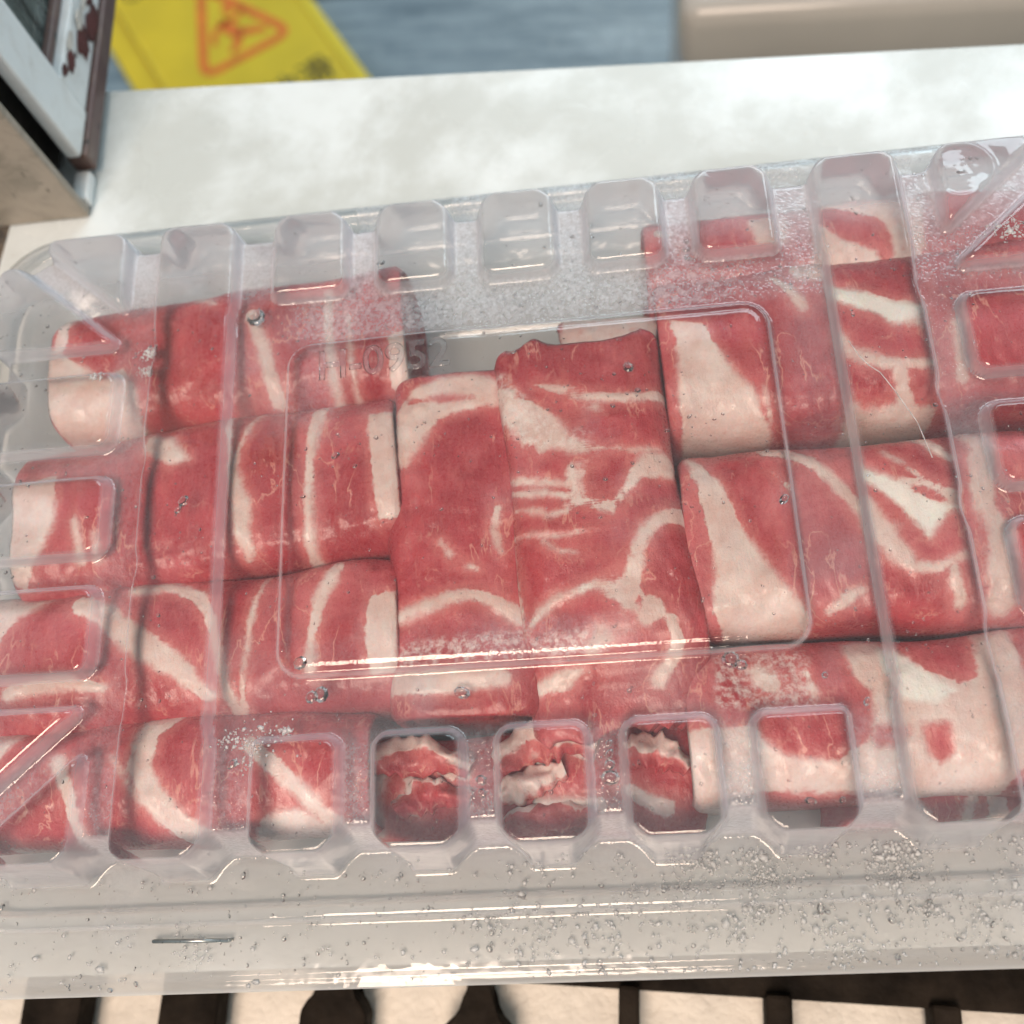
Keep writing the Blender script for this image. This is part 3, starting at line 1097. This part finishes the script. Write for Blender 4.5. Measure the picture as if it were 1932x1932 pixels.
# left stack, back to front
make_roll('meat_roll', (-153, 55), (-40, 62), 47, 3, 45.5, [
    ('poly', [(95, 660), (150, 690), (200, 720), (235, 700), (262, 740), (255, 840), (110, 840), (80, 740)]),
    ('line', [(125, 590, 22), (118, 660, 26)]),
    ('line', [(478, 600, 22), (500, 660, 26), (520, 750, 30)]),
    ('line', [(622, 560, 18), (625, 650, 20), (632, 750, 20)]),
    ('line', [(660, 600, 5), (668, 740, 6)]),
    ('poly', [(735, 640), (800, 610), (862, 630), (850, 720), (770, 745), (735, 720)]),
    ('line', [(345, 545, 4), (380, 560, 14), (408, 575, 4)]),
], 'meat roll at the far left back, its rounded left end creamy fat', seed=1, n=3.6,
    grooves=[([(440, 560), (432, 680), (425, 790)], 0.3, 1.2), ([(690, 480), (700, 745)], 0.35, 1.2)])
make_roll('meat_roll', (-158, 4), (-42, 15), 51, 3, 46.5, [
    ('line', [(330, 797, 10), (390, 782, 14), (432, 776, 14), (440, 850, 9), (442, 900, 9)]),
    ('poly', [(437, 880), (455, 885), (468, 930), (480, 955), (478, 1000), (484, 1050), (466, 1058), (447, 1010)]),
    ('line', [(505, 752, 12), (480, 800, 7), (458, 850, 8), (446, 900, 10)]),
    ('line', [(612, 745, 26), (598, 800, 26), (588, 880, 14), (585, 1050, 22)]),
    ('poly', [(276, 815), (330, 830), (365, 872), (330, 885), (280, 860)]),
    ('poly', [(694, 785), (752, 780), (756, 975), (716, 985)]),
    ('poly', [(20, 925), (70, 915), (112, 905), (112, 990), (78, 1060), (50, 1115), (20, 1100)]),
    ('line', [(150, 985, 14), (158, 1060, 16)]),
    ('line', [(185, 1010, 8), (190, 1060, 10)]),
], 'second meat roll from the back on the left, pale fat streaks crossing it', seed=2, n=3.8,
    grooves=[([(437, 790), (440, 900), (430, 1080)], 0.35, 1.2), ([(556, 760), (548, 1080)], 0.25, 1.2)])
make_roll('meat_roll', (-166, -38), (-42, -33), 43, 3, 45.0, [
    ('line', [(250, 1112, 20), (320, 1104, 22), (375, 1124, 24), (400, 1170, 20), (416, 1250, 16), (440, 1345, 24)]),
    ('line', [(505, 1060, 6), (480, 1150, 9), (462, 1260, 8), (455, 1330, 8)]),
    ('line', [(635, 1065, 26), (606, 1130, 24), (590, 1200, 14), (585, 1260, 22)]),
    ('line', [(150, 1140, 36), (200, 1160, 40), (262, 1212, 52), (330, 1255, 44), (392, 1312, 20)]),
    ('poly', [(700, 1125), (752, 1115), (752, 1265), (700, 1275), (690, 1200)]),
    ('poly', [(0, 1120), (60, 1130), (90, 1125), (20, 1190), (-20, 1260), (-60, 1260), (-60, 1120)]),
    ('line', [(20, 1310, 26), (120, 1290, 30), (200, 1300, 12)]),
], 'third meat roll from the back on the left, white fat arc at its middle', seed=3, n=3.6,
    grooves=[([(410, 1100), (420, 1330)], 0.3, 1.2), ([(556, 1075), (548, 1330)], 0.25, 1.2)])
make_roll('meat_roll', (-166, -70.5), (-50, -70.5), 35, 3, 44.5, [
    ('line', [(318, 1335, 46), (280, 1375, 46), (263, 1440, 42), (285, 1500, 46), (335, 1555, 44), (400, 1605, 40)]),
    ('line', [(470, 1405, 26), (530, 1455, 30), (600, 1530, 28), (650, 1575, 30)]),
    ('poly', [(455, 1590), (490, 1545), (520, 1528), (560, 1525), (620, 1555), (650, 1600), (640, 1640), (460, 1640)]),
    ('line', [(214, 1430, 5), (250, 1490, 8), (300, 1545, 5)]),
    ('line', [(110, 1440, 26), (130, 1500, 24), (140, 1600, 22)]),
    ('poly', [(-10, 1600), (120, 1615), (140, 1660), (-10, 1660)]),
    ('poly', [(-40, 1350), (30, 1340), (50, 1370), (0, 1440), (-40, 1460)]),
], 'front left meat roll with a thick white crescent of fat', seed=4, n=3.2)

# loose rolls between the stacks
make_roll('meat_roll', (-22.5, 41), (-24, -60), 46, 6, 46.5, [
    ('poly', [(745, 780), (775, 735), (830, 712), (900, 705), (940, 720), (940, 765), (880, 770), (830, 790), (800, 835), (765, 880), (740, 880)]),
    ('line', [(750, 1165, 22), (800, 1145, 26), (850, 1128, 24), (895, 1122, 18), (940, 1140, 26), (985, 1165, 30)]),
    ('line', [(830, 1020, 3), (860, 1060, 5), (900, 1075, 5)]),
    ('line', [(940, 960, 14), (930, 1000, 16), (945, 1040, 8)]),
    ('line', [(740, 1290, 40), (850, 1285, 44), (950, 1280, 30)]),
    ('cutline', [(770, 760, 8), (830, 752, 18), (890, 752, 10)]),
], 'lean red meat roll lying crosswise in the middle, partly under the wide slice', seed=5, n=4.0, zp=46,
    frost=[('poly', [(755, 1215), (985, 1190), (985, 1240), (750, 1260)])])
make_roll('meat_slice', (10.5, 46), (18.5, -66), 51, 14, 50.6, [
    ('poly', c4([(835, 350), (960, 390), (950, 440), (1030, 440), (1120, 490), (1200, 570), (1250, 640), (1300, 690), (1260, 725),
                 (1150, 690), (1090, 725), (1055, 670), (1000, 670), (950, 600), (880, 550), (835, 500)])),
    ('poly', c4([(1290, 700), (1425, 690), (1400, 770), (1335, 805), (1325, 870), (1355, 920), (1310, 990), (1200, 1025), (1265, 960),
                 (1250, 900), (1225, 840), (1250, 780), (1290, 740)])),
    ('line', cs(c4([(815, 300, 12), (835, 520, 9), (860, 760, 10), (905, 1010, 12), (945, 1300, 11), (1000, 1640, 12)]))),
    ('line', cs(c4([(870, 835, 10), (980, 862, 30), (1130, 872, 26), (1280, 890, 34)]))),
    ('line', cs(c4([(905, 905, 14), (1000, 930, 30), (1120, 925, 34), (1270, 950, 30)]))),
    ('line', cs(c4([(960, 1010, 10), (1080, 1020, 26), (1130, 1045, 20), (1240, 1020, 12)]))),
    ('poly', c4([(1580, 790), (1640, 720), (1740, 710), (1810, 780), (1800, 835), (1700, 850), (1630, 850), (1560, 920), (1500, 1000),
                 (1430, 1095), (1410, 1175), (1345, 1120), (1440, 1000), (1530, 905)])),
    ('line', cs(c4([(1890, 1040, 96), (1800, 1045, 84), (1720, 1070, 64), (1650, 1130, 66), (1605, 1230, 70), (1585, 1340, 76), (1565, 1450, 84),
                    (1520, 1560, 88), (1440, 1650, 80), (1360, 1740, 70)]))),
    ('poly', c4([(1600, 1590), (1650, 1450), (1735, 1490), (1755, 1570), (1650, 1620), (1600, 1630)])),
    ('line', cs(c4([(1780, 1590, 50), (1820, 1700, 60), (1790, 1800, 60), (1720, 1900, 80)]))),
    ('line', cs(c4([(1030, 1625, 16), (1095, 1545, 34), (1200, 1480, 32), (1330, 1430, 34), (1405, 1390, 16)]))),
    ('line', cs(c4([(1070, 365, 20), (1200, 395, 50), (1290, 440, 62), (1400, 490, 14)]))),
    ('line', cs(c4([(1290, 430, 36), (1420, 425, 54), (1560, 425, 44), (1740, 400, 60)]))),
    ('line', cs(c4([(1420, 695, 10), (1600, 705, 6), (1720, 700, 14)]))),
    ('line', cs(c4([(940, 1150, 6), (1200, 1160, 8), (1345, 1125, 14)]))),
    ('line', cs(c4([(1030, 1960, 60), (1200, 1900, 90), (1300, 1850, 30)]))),
    ('line', cs(c4([(1110, 1190, 5), (1190, 1240, 10), (1290, 1250, 6)]))),
], 'wide marbled slice at the centre with a white S-shaped fat band', seed=6, n=5.0, zp=50, wvar=0.03, ragged=2.5, sag=5.5,
    tendon=[('line', cs(c4([(1290, 1450, 16), (1410, 1390, 24)]))), ('line', cs(c4([(1050, 1600, 6), (1200, 1520, 10), (1280, 1460, 12)])))],
    frost=[('poly', c4([(830, 280), (900, 300), (960, 380), (1250, 640), (1280, 700), (1000, 680), (860, 540)])),
           ('poly', c4([(960, 1690), (1350, 1650), (1360, 1760), (960, 1780)]))],
    grooves=[(c4([(950, 1160), (1350, 1130)]), 0.35, 0.6)], taper=(0.97, 0.97))

# right stack, back to front
make_roll('meat_roll', (34, 78), (160, 78), 32, 3, 41, [
    ('poly', c3([(800, 1040), (1400, 1020), (1400, 1480), (830, 1480)])),
    ('cut', c3([(825, 1095), (950, 1108), (1080, 1150), (1180, 1170), (1235, 1260), (1250, 1400), (1190, 1405), (1150, 1325), (1080, 1310),
                (1000, 1290), (900, 1240), (845, 1200)])),
    ('poly', c3([(470, 1180), (560, 1150), (680, 1140), (680, 1290), (520, 1290)])),
    ('line', cs(c3([(0, 1240, 40), (60, 1250, 50)]))),
], 'rearmost meat roll on the right, red oval ringed by cream fat', seed=7, n=3.2, zp=40)
make_roll('meat_roll', (35.5, 42), (162, 45), 53, 3, 46.5, [
    ('poly', c5([(60, 40), (240, 60), (300, 180), (400, 300), (500, 380), (545, 480), (640, 610), (430, 650), (150, 640), (110, 450), (110, 200)])),
    ('poly', c3([(880, 1510), (1050, 1560), (1250, 1610), (1390, 1620), (1390, 1750), (1240, 1745), (1150, 1685), (900, 1600)])),
    ('poly', c5([(1015, 440), (1100, 470), (1300, 440), (1490, 450), (1510, 560), (1100, 630), (1040, 595), (1005, 500)])),
    ('line', cs(c5([(940, 100, 40), (1000, 200, 60), (1100, 245, 70), (1200, 270, 60), (1430, 260, 44)]))),
    ('line', cs(c5([(1265, 280, 70), (1290, 380, 70), (1320, 440, 90)]))),
    ('line', cs(c5([(560, 380, 6), (600, 540, 26)]))),
    ('line', cs(c5([(1560, 30, 60), (1590, 200, 60), (1600, 320, 60)]))),
    ('line', cs(c3([(600, 1480, 30), (700, 1560, 60), (760, 1640, 50)]))),
    ('poly', c3([(680, 1360), (860, 1330), (880, 1480), (720, 1480)])),
], 'second meat roll from the back on the right, broad fat wedge at its left end', seed=8, n=4.0,
    tendon=[('poly', c3([(890, 1520), (1050, 1565), (1250, 1625), (1380, 1640), (1380, 1740), (1240, 1740), (1150, 1680), (900, 1590)]))],
    grooves=[(c5([(830, 40), (900, 300), (960, 600)]), 0.5, 0.8)])
make_roll('meat_roll', (37, -15), (162, -17), 55, 3, 47.0, [
    ('poly', c5([(140, 730), (230, 790), (285, 860), (350, 920), (400, 1050), (465, 1160), (560, 1300), (680, 1440), (800, 1560), (800, 1650),
                 (660, 1670), (380, 1700), (290, 1560), (300, 1300), (240, 1060), (200, 900)])),
    ('line', cs(c5([(560, 690, 80), (640, 700, 70), (800, 780, 70), (930, 900, 60), (1030, 1000, 60), (1100, 1090, 70)]))),
    ('poly', c5([(1050, 795), (1200, 855), (1350, 945), (1480, 1000), (1590, 1025), (1590, 1085), (1500, 1130), (1420, 1185), (1345, 1115), (1280, 1030),
                 (1150, 930), (1045, 865)])),
    ('line', cs(c5([(1040, 625, 40), (1250, 600, 50), (1380, 635, 56), (1530, 760, 40)]))),
    ('line', cs(c5([(1090, 1000, 70), (1160, 1150, 120), (1250, 1250, 110), (1340, 1330, 60), (1450, 1335, 44), (1600, 1275, 40)]))),
    ('line', cs(c5([(1540, 1280, 20), (1560, 1400, 60), (1600, 1500, 60)]))),
    ('line', cs(c5([(1640, 540, 160), (1700, 700, 120), (1690, 900, 110), (1700, 1000, 100)]))),
    ('line', cs(c5([(1850, 1080, 60), (1790, 1150, 110), (1790, 1300, 120), (1800, 1500, 130)]))),
    ('line', cs(c5([(900, 1560, 30), (1000, 1490, 60), (1080, 1450, 30)]))),
    ('line', cs(c5([(1180, 720, 8), (1280, 790, 14), (1360, 860, 10), (1500, 930, 10)]))),
    ('line', cs(c5([(1260, 890, 30), (1400, 900, 40), (1540, 960, 50)]))),
    ('line', cs(c5([(600, 830, 6), (700, 940, 10)]))),
], 'third meat roll from the back on the right, white gristle streak across it', seed=9, n=4.2,
    tendon=[('poly', c5([(1060, 805), (1200, 860), (1350, 950), (1480, 1005), (1590, 1030), (1590, 1080), (1500, 1125), (1420, 1180), (1350, 1110),
                         (1280, 1030), (1150, 930), (1050, 860)]))],
    grooves=[(c5([(1590, 560), (1640, 800), (1690, 1100), (1720, 1500)]), 0.9, 0.9)])
make_roll('meat_roll', (33, -65), (162, -64), 41, 3, 44.5, [
    ('poly', [(1590, 1210), (1660, 1190), (1700, 1230), (1750, 1265), (1805, 1290), (1900, 1270), (1900, 1520), (1700, 1500), (1420, 1490), (1420, 1385),
              (1480, 1425), (1580, 1435), (1650, 1390), (1640, 1300), (1620, 1290), (1600, 1250)]),
    ('cut', [(1735, 1368), (1790, 1362), (1803, 1420), (1775, 1440), (1745, 1415)]),
    ('cut', [(1640, 1365), (1715, 1375), (1690, 1412), (1650, 1410)]),
    ('poly', [(1270, 1385), (1430, 1370), (1445, 1600), (1285, 1600)]),
    ('line', [(1518, 1270, 4), (1535, 1310, 8)]),
    ('line', [(1430, 1275, 30), (1450, 1290, 34)]),
    ('poly', [(1840, 1130), (1890, 1130), (1960, 1400), (1900, 1500), (1840, 1300)]),
], 'front right meat roll, mostly cream fat with a pearly white patch', seed=10, n=3.8, zp=43,
    tendon=[('poly', [(1655, 1210), (1700, 1238), (1745, 1268), (1800, 1305), (1765, 1330), (1700, 1320), (1680, 1285), (1660, 1250)])],
    frost=[('poly', [(1350, 1240), (1520, 1230), (1540, 1330), (1350, 1340)])])
make_roll('meat_roll', (66, -84), (160, -83), 17, 3, 30, [
    ('line', [(1710, 1490, 6), (1740, 1530, 22), (1760, 1560, 20)]),
    ('line', [(1835, 1500, 14), (1830, 1560, 22)]),
    ('line', [(1870, 1490, 24), (1900, 1560, 34)]),
], 'low meat roll along the front wall at right, under the fatty roll', seed=11, n=2.4, zp=30)

# torn ends that show in the front cells, and a fat scrap by the back wall
make_roll('torn_meat_roll', (-56, -76), (-7, -77), 31, 3, 30, [
    ('poly', c7([(150, 400), (300, 360), (290, 560), (250, 700), (250, 900), (150, 900)])),
    ('poly', c7([(510, 540), (640, 430), (720, 440), (720, 590), (620, 600)])),
    ('line', cs(c7([(380, 480, 60), (420, 600, 90), (440, 760, 60)]))),
], 'torn dark meat roll in the front middle, left of the one under the shavings', seed=12, n=2.2, zp=30, ragged=1.0)
make_roll('torn_meat_roll', (-8, -75), (37, -76), 33, 3, 31, [
    ('poly', c7([(850, 420), (1050, 330), (1400, 370), (1370, 490), (1200, 445), (1110, 520), (1085, 625), (870, 645)])),
    ('line', cs(c7([(850, 720, 60), (1100, 740, 90), (1400, 730, 80)]))),
    ('line', cs(c7([(1560, 640, 60), (1640, 700, 60), (1760, 740, 90)]))),
    ('cutline', cs(c7([(1010, 430, 60), (1080, 470, 40)]))),
], 'torn meat roll in the front middle under the cream edged shavings', seed=13, n=2.2, zp=34, ragged=1.0)
make_roll('meat_roll', (6, 58), (36, 56), 22, 3, 30, [
    ('poly', [(1060, 560), (1280, 540), (1280, 720), (1060, 720)]),
], 'pale fatty roll end low behind the wide central slice', seed=14, n=2.3, zp=28, ragged=1.0)



def shaving(pts, width, z, amp, label, seed, fatside=0.5):
    """a thin curled shaving of meat: a wavy ribbon with frayed edges and a streak of fat along one side"""
    P = W(pts, z)
    n, m = 56, 12
    ts = np.linspace(0, 1, n)
    C = np.stack([(1 - ts) ** 2 * P[0][k] + 2 * ts * (1 - ts) * P[1][k] + ts ** 2 * P[2][k] for k in (0, 1)], 1)
    D = np.gradient(C, axis=0)
    D /= np.linalg.norm(D, axis=1)[:, None]
    Nn = np.stack([-D[:, 1], D[:, 0]], 1)
    u = np.linspace(-1, 1, m)
    U, Tt = np.meshgrid(u, ts)
    fray = 1 + 0.30 * NZ(Tt * 14 + seed * 3, np.sign(U) * 2.3 + seed, 1)
    off = U * fray * width / 2 * (0.55 + 0.45 * np.sin(np.pi * np.clip(Tt * 1.1 + 0.05, 0, 1)))
    X = C[:, 0][:, None] + Nn[:, 0][:, None] * off
    Y = C[:, 1][:, None] + Nn[:, 1][:, None] * off
    Zt = z + amp * np.sin(Tt * 9 + U * 1.5 + seed) * 0.5 - 2.6 * U * U + 1.1 * NZ(Tt * 9 + seed, U * 2 + seed, 2)
    top = np.stack([X, Y, Zt], -1).reshape(-1, 3)
    bot = top - np.array([0, 0, 1.1])
    V = np.vstack([top, bot])
    fat = (U - fatside) * 3.2 + 1.6 * NZ(Tt * 8 + seed, U * 1.5, 3)
    fat = np.concatenate([fat.ravel(), fat.ravel()])
    idx = np.arange(n * m).reshape(n, m)
    q = np.stack([idx[:-1, :-1], idx[:-1, 1:], idx[1:, 1:], idx[1:, :-1]], -1).reshape(-1, 4)
    k = n * m
    border = list(idx[0, :]) + list(idx[1:, -1]) + list(idx[-1, ::-1][1:]) + list(idx[::-1, 0][1:-1])
    side = [(border[i], border[(i + 1) % len(border)], border[(i + 1) % len(border)] + k, border[i] + k) for i in range(len(border))]
    F = np.vstack([q, q[:, ::-1] + k, np.array(side)])
    c = np.array([C[n // 2][0], C[n // 2][1], z - 4])
    me = mesh_np('meat_shaving', V - c, F.astype(np.int32), True,
                 {'fat': fat, 'tendon': np.full(len(V), -8.0), 'frost': np.zeros(len(V))})
    bmx = bmesh.new()
    bmx.from_mesh(me)
    bmesh.ops.recalc_face_normals(bmx, faces=bmx.faces)
    bmx.to_mesh(me)
    bmx.free()
    o = link('meat_shaving', me, M['meat'], None, label=label, category='meat shaving', group='curled shavings at the front of the tray')
    o.location = c * MM
    return o


shaving([(690, 1440), (780, 1405), (885, 1450)], 11, 35.0, 2.6, 'curled frilly shaving on top of the dark torn roll, nearest the staple', 1, 0.15)
shaving([(745, 1530), (800, 1480), (885, 1510)], 9, 33.5, 2.2, 'small red shaving in front of the curled one on the dark torn roll', 2, 0.9)
shaving([(935, 1440), (1020, 1370), (1125, 1405)], 12, 36.0, 2.8, 'broad cream edged shaving at the front middle, below the label panel', 3, -0.2)
shaving([(940, 1500), (1000, 1475), (1065, 1450)], 9, 34.5, 2.0, 'grey cream shaving between the broad shaving and the red strip', 4, -0.9)
shaving([(955, 1560), (1050, 1520), (1130, 1545)], 9, 33.0, 2.4, 'red strip of shaving nearest the front wall at the middle', 5, 0.7)
shaving([(1180, 1420), (1240, 1400), (1300, 1450)], 10, 36.0, 2.5, 'curled shaving tucked against the cream left end of the front right roll', 6, 0.1)

# ------------------------------------------------------------------ crease, droplets and frost
def lid_z(x, y):
    return lid_height(np.atleast_1d(np.asarray(x, float)), np.atleast_1d(np.asarray(y, float)))[0]


cr = [at(px_, py_, ZL + 5) for px_, py_ in ((1602, 640), (1622, 668), (1640, 686), (1662, 700), (1690, 735), (1716, 772), (1732, 795), (1760, 862))]
bm = bmesh.new()
cz = lid_z([p[0] - CX for p in cr], [p[1] - CY for p in cr])
for i in range(len(cr) - 1):
    rod(bm, (cr[i][0] - CX, cr[i][1] - CY, cz[i] - 0.05), (cr[i + 1][0] - CX, cr[i + 1][1] - CY, cz[i + 1] - 0.05), 0.15, 6)
bm_link('crease', bm, M['ice'], lid, smooth=True)


def dome_template(rings=3, segs=8):
    V = [(0, 0, 1.0)]
    F = []
    for r in range(1, rings + 1):
        a = math.pi / 2 * r / rings
        for k in range(segs):
            b_ = 2 * math.pi * k / segs
            V.append((math.sin(a) * math.cos(b_), math.sin(a) * math.sin(b_), math.cos(a)))
    for k in range(segs):
        F.append((0, 1 + k, 1 + (k + 1) % segs, 1 + (k + 1) % segs))
    for r in range(rings - 1):
        for k in range(segs):
            i0 = 1 + r * segs
            F.append((i0 + k, i0 + segs + k, i0 + segs + (k + 1) % segs, i0 + (k + 1) % segs))
    c = len(V)
    V.append((0, 0, 0))
    i0 = 1 + (rings - 1) * segs
    for k in range(segs):
        F.append((i0 + (k + 1) % segs, i0 + k, c, c))
    return np.array(V, float), F


def scatter(name, P, R, flat, template, mat, spin=None, **props):
    TV, TF = template
    n = len(P)
    k = len(TV)
    a = RNG.random(n) * 2 * np.pi if spin is None else spin
    ca_, sa_ = np.cos(a), np.sin(a)
    el = 0.8 + 0.5 * RNG.random(n)
    X = TV[None, :, 0] * el[:, None]
    Y = TV[None, :, 1] / el[:, None]
    Vx = (X * ca_[:, None] - Y * sa_[:, None]) * R[:, None] + P[:, 0:1]
    Vy = (X * sa_[:, None] + Y * ca_[:, None]) * R[:, None] + P[:, 1:2]
    Vz = TV[None, :, 2] * (R * flat)[:, None] + P[:, 2:3]
    V = np.stack([Vx, Vy, Vz], -1).reshape(-1, 3)
    faces = []
    tri = [f[:3] if len(set(f)) == 3 else f for f in TF]
    for i in range(n):
        o_ = i * k
        faces += [tuple(v + o_ for v in f) for f in tri]
    return link(name, mesh_np(name, V, faces, True), mat, None, **props)


def lid_points(n, fn):
    """rejection-sample n points on the lid (lid coordinates) with density fn(x, y) in 0..1"""
    out = np.zeros((0, 2))
    while len(out) < n:
        c = np.stack([RNG.uniform(-184, 162, 6000), RNG.uniform(-126, 112, 6000)], 1)
        ok = (RNG.random(6000) < fn(c[:, 0], c[:, 1])) & (sd_rbox(c[:, 0], c[:, 1] + 7.25, 184.5, 119.75, 26.0) < -1)
        out = np.vstack([out, c[ok]])
    out = out[:n]
    z = lid_z(out[:, 0], out[:, 1])
    return np.stack([out[:, 0] + CX, out[:, 1] + CY, z - 0.02], 1)


def d_top(x, y):
    clump = sstep(-0.1, 0.7, NZ(x + 700, y + 700, 1, 13.0))
    d = sd_rbox(x, y, 167, 95.5, 20)
    back = sstep(50, 54, y) * (np.abs(x) < 78) * (y < 64)
    return np.where(d < -4, 0.08 + 0.32 * clump + 0.6 * back, 0.0)


def d_flange(x, y):
    d = sd_rbox(x, y, 167, 95.5, 20)
    right = sstep(-60, 60, x)
    clump = sstep(-0.2, 0.6, NZ(x + 200, y + 900, 2, 9.0))
    return np.where((d > 3) & (y < -90), 0.15 + 0.25 * clump + 0.35 * clump * right, np.where((d > 2) & (y > 90), 0.05, 0.0))


dome = dome_template()
P1 = lid_points(1500, d_top)
R1 = np.clip(0.26 * np.exp(RNG.normal(0, 0.42, len(P1))), 0.16, 1.3)
P2 = lid_points(1100, d_flange)
R2 = np.clip(0.22 * np.exp(RNG.normal(0, 0.6, len(P2))), 0.14, 1.4)
big = [(350, 948, 1.7), (340, 965, 1.2), (600, 1307, 2.2), (582, 1312, 1.8), (565, 1250, 1.9), (868, 1303, 2.0), (477, 590, 3.0), (1295, 445, 0.9),
       (1296, 460, 1.1), (1297, 475, 1.1), (632, 858, 1.2), (1185, 690, 1.6), (1640, 1320, 1.0), (1528, 1512, 1.2), (1588, 1510, 0.8),
       (1148, 1400, 1.0), (1149, 1420, 1.2), (1150, 1440, 1.4), (1151, 1465, 2.2), (905, 1470, 1.4), (907, 1495, 1.2), (430, 1440, 1.4),
       (1380, 1240, 2.4), (1400, 1250, 1.6), (1480, 940, 1.4), (1560, 1270, 0.9), (1810, 330, 1.0), (720, 500, 1.2)]
PB = np.array([at(a_, b_, ZL + 3) for a_, b_, c_ in big])
PB[:, 2] = lid_z(PB[:, 0] - CX, PB[:, 1] - CY) - 0.05
RB = np.array([c_ for _, _, c_ in big])
scatter('water_droplets', np.vstack([P1, P2, PB]), np.concatenate([R1, R2, RB]),
        np.concatenate([np.full(len(P1), 0.55), np.full(len(P2), 0.6), np.full(len(PB), 0.32)]), dome, M['water'],
        kind='stuff', label='clear water droplets scattered over the tray lid', category='droplets')


def shard_template():
    V = np.array([(0, 0, 1.0), (1, 0.1, 0.25), (0.2, 0.85, 0.1), (-0.9, 0.3, 0.3), (-0.5, -0.8, 0.05), (0.55, -0.75, 0.35), (0, 0, -0.25)])
    F = [(0, 1, 2, 2), (0, 2, 3, 3), (0, 3, 4, 4), (0, 4, 5, 5), (0, 5, 1, 1), (6, 2, 1, 1), (6, 3, 2, 2), (6, 4, 3, 3), (6, 5, 4, 4), (6, 1, 5, 5)]
    return V, F


def d_frost(x, y):
    d = sd_rbox(x, y, 167, 95.5, 20)
    right = sstep(-40, 50, x)
    edge = np.exp(-((y + 99) / 3.0) ** 2) + 0.8 * np.exp(-((y + 112.5) / 3.5) ** 2)
    clump = sstep(0.0, 0.6, NZ(x + 400, y + 100, 3, 6.0))
    return np.where((d > 1.0) & (y < -90), (0.04 + right * (0.2 + 0.5 * edge)) * (0.25 + 0.75 * clump), 0.0)


P3 = lid_points(1700, d_frost)
R3 = np.clip(0.45 * np.exp(RNG.normal(0, 0.4, len(P3))), 0.25, 1.6)


def cluster(px_, py_, n, rad, z=ZL + 4):
    c = at(px_, py_, z)
    a = RNG.normal(0, 1, (n, 2)) * rad * np.array([1, 0.7])
    P = np.stack([c[0] + a[:, 0], c[1] + a[:, 1], np.zeros(n)], 1)
    P[:, 2] = lid_z(P[:, 0] - CX, P[:, 1] - CY)
    return P


CL = np.vstack([cluster(272, 655, 120, 1.6), cluster(268, 690, 80, 1.3), cluster(430, 1392, 60, 2.2), cluster(490, 1388, 60, 4.0), cluster(530, 1372, 20, 1.2),
                cluster(450, 1440, 25, 2.0), cluster(180, 712, 50, 1.3), cluster(1440, 1655, 260, 4.0, ZF), cluster(1690, 1640, 200, 4.0, ZF),
                cluster(1000, 1770, 60, 4.0, ZF), cluster(370, 1795, 60, 3.0, ZF), cluster(1300, 1680, 120, 4.0, ZF), cluster(1905, 430, 120, 3.0)])
RC = np.clip(0.30 * np.exp(RNG.normal(0, 0.4, len(CL))), 0.2, 1.2)
scatter('frost_crystals', np.vstack([P3, CL]), np.concatenate([R3, RC]), np.full(len(P3) + len(CL), 0.55), shard_template(), M['ice'],
        kind='stuff', label='white frost crystals along the front flange and lid edges', category='frost')
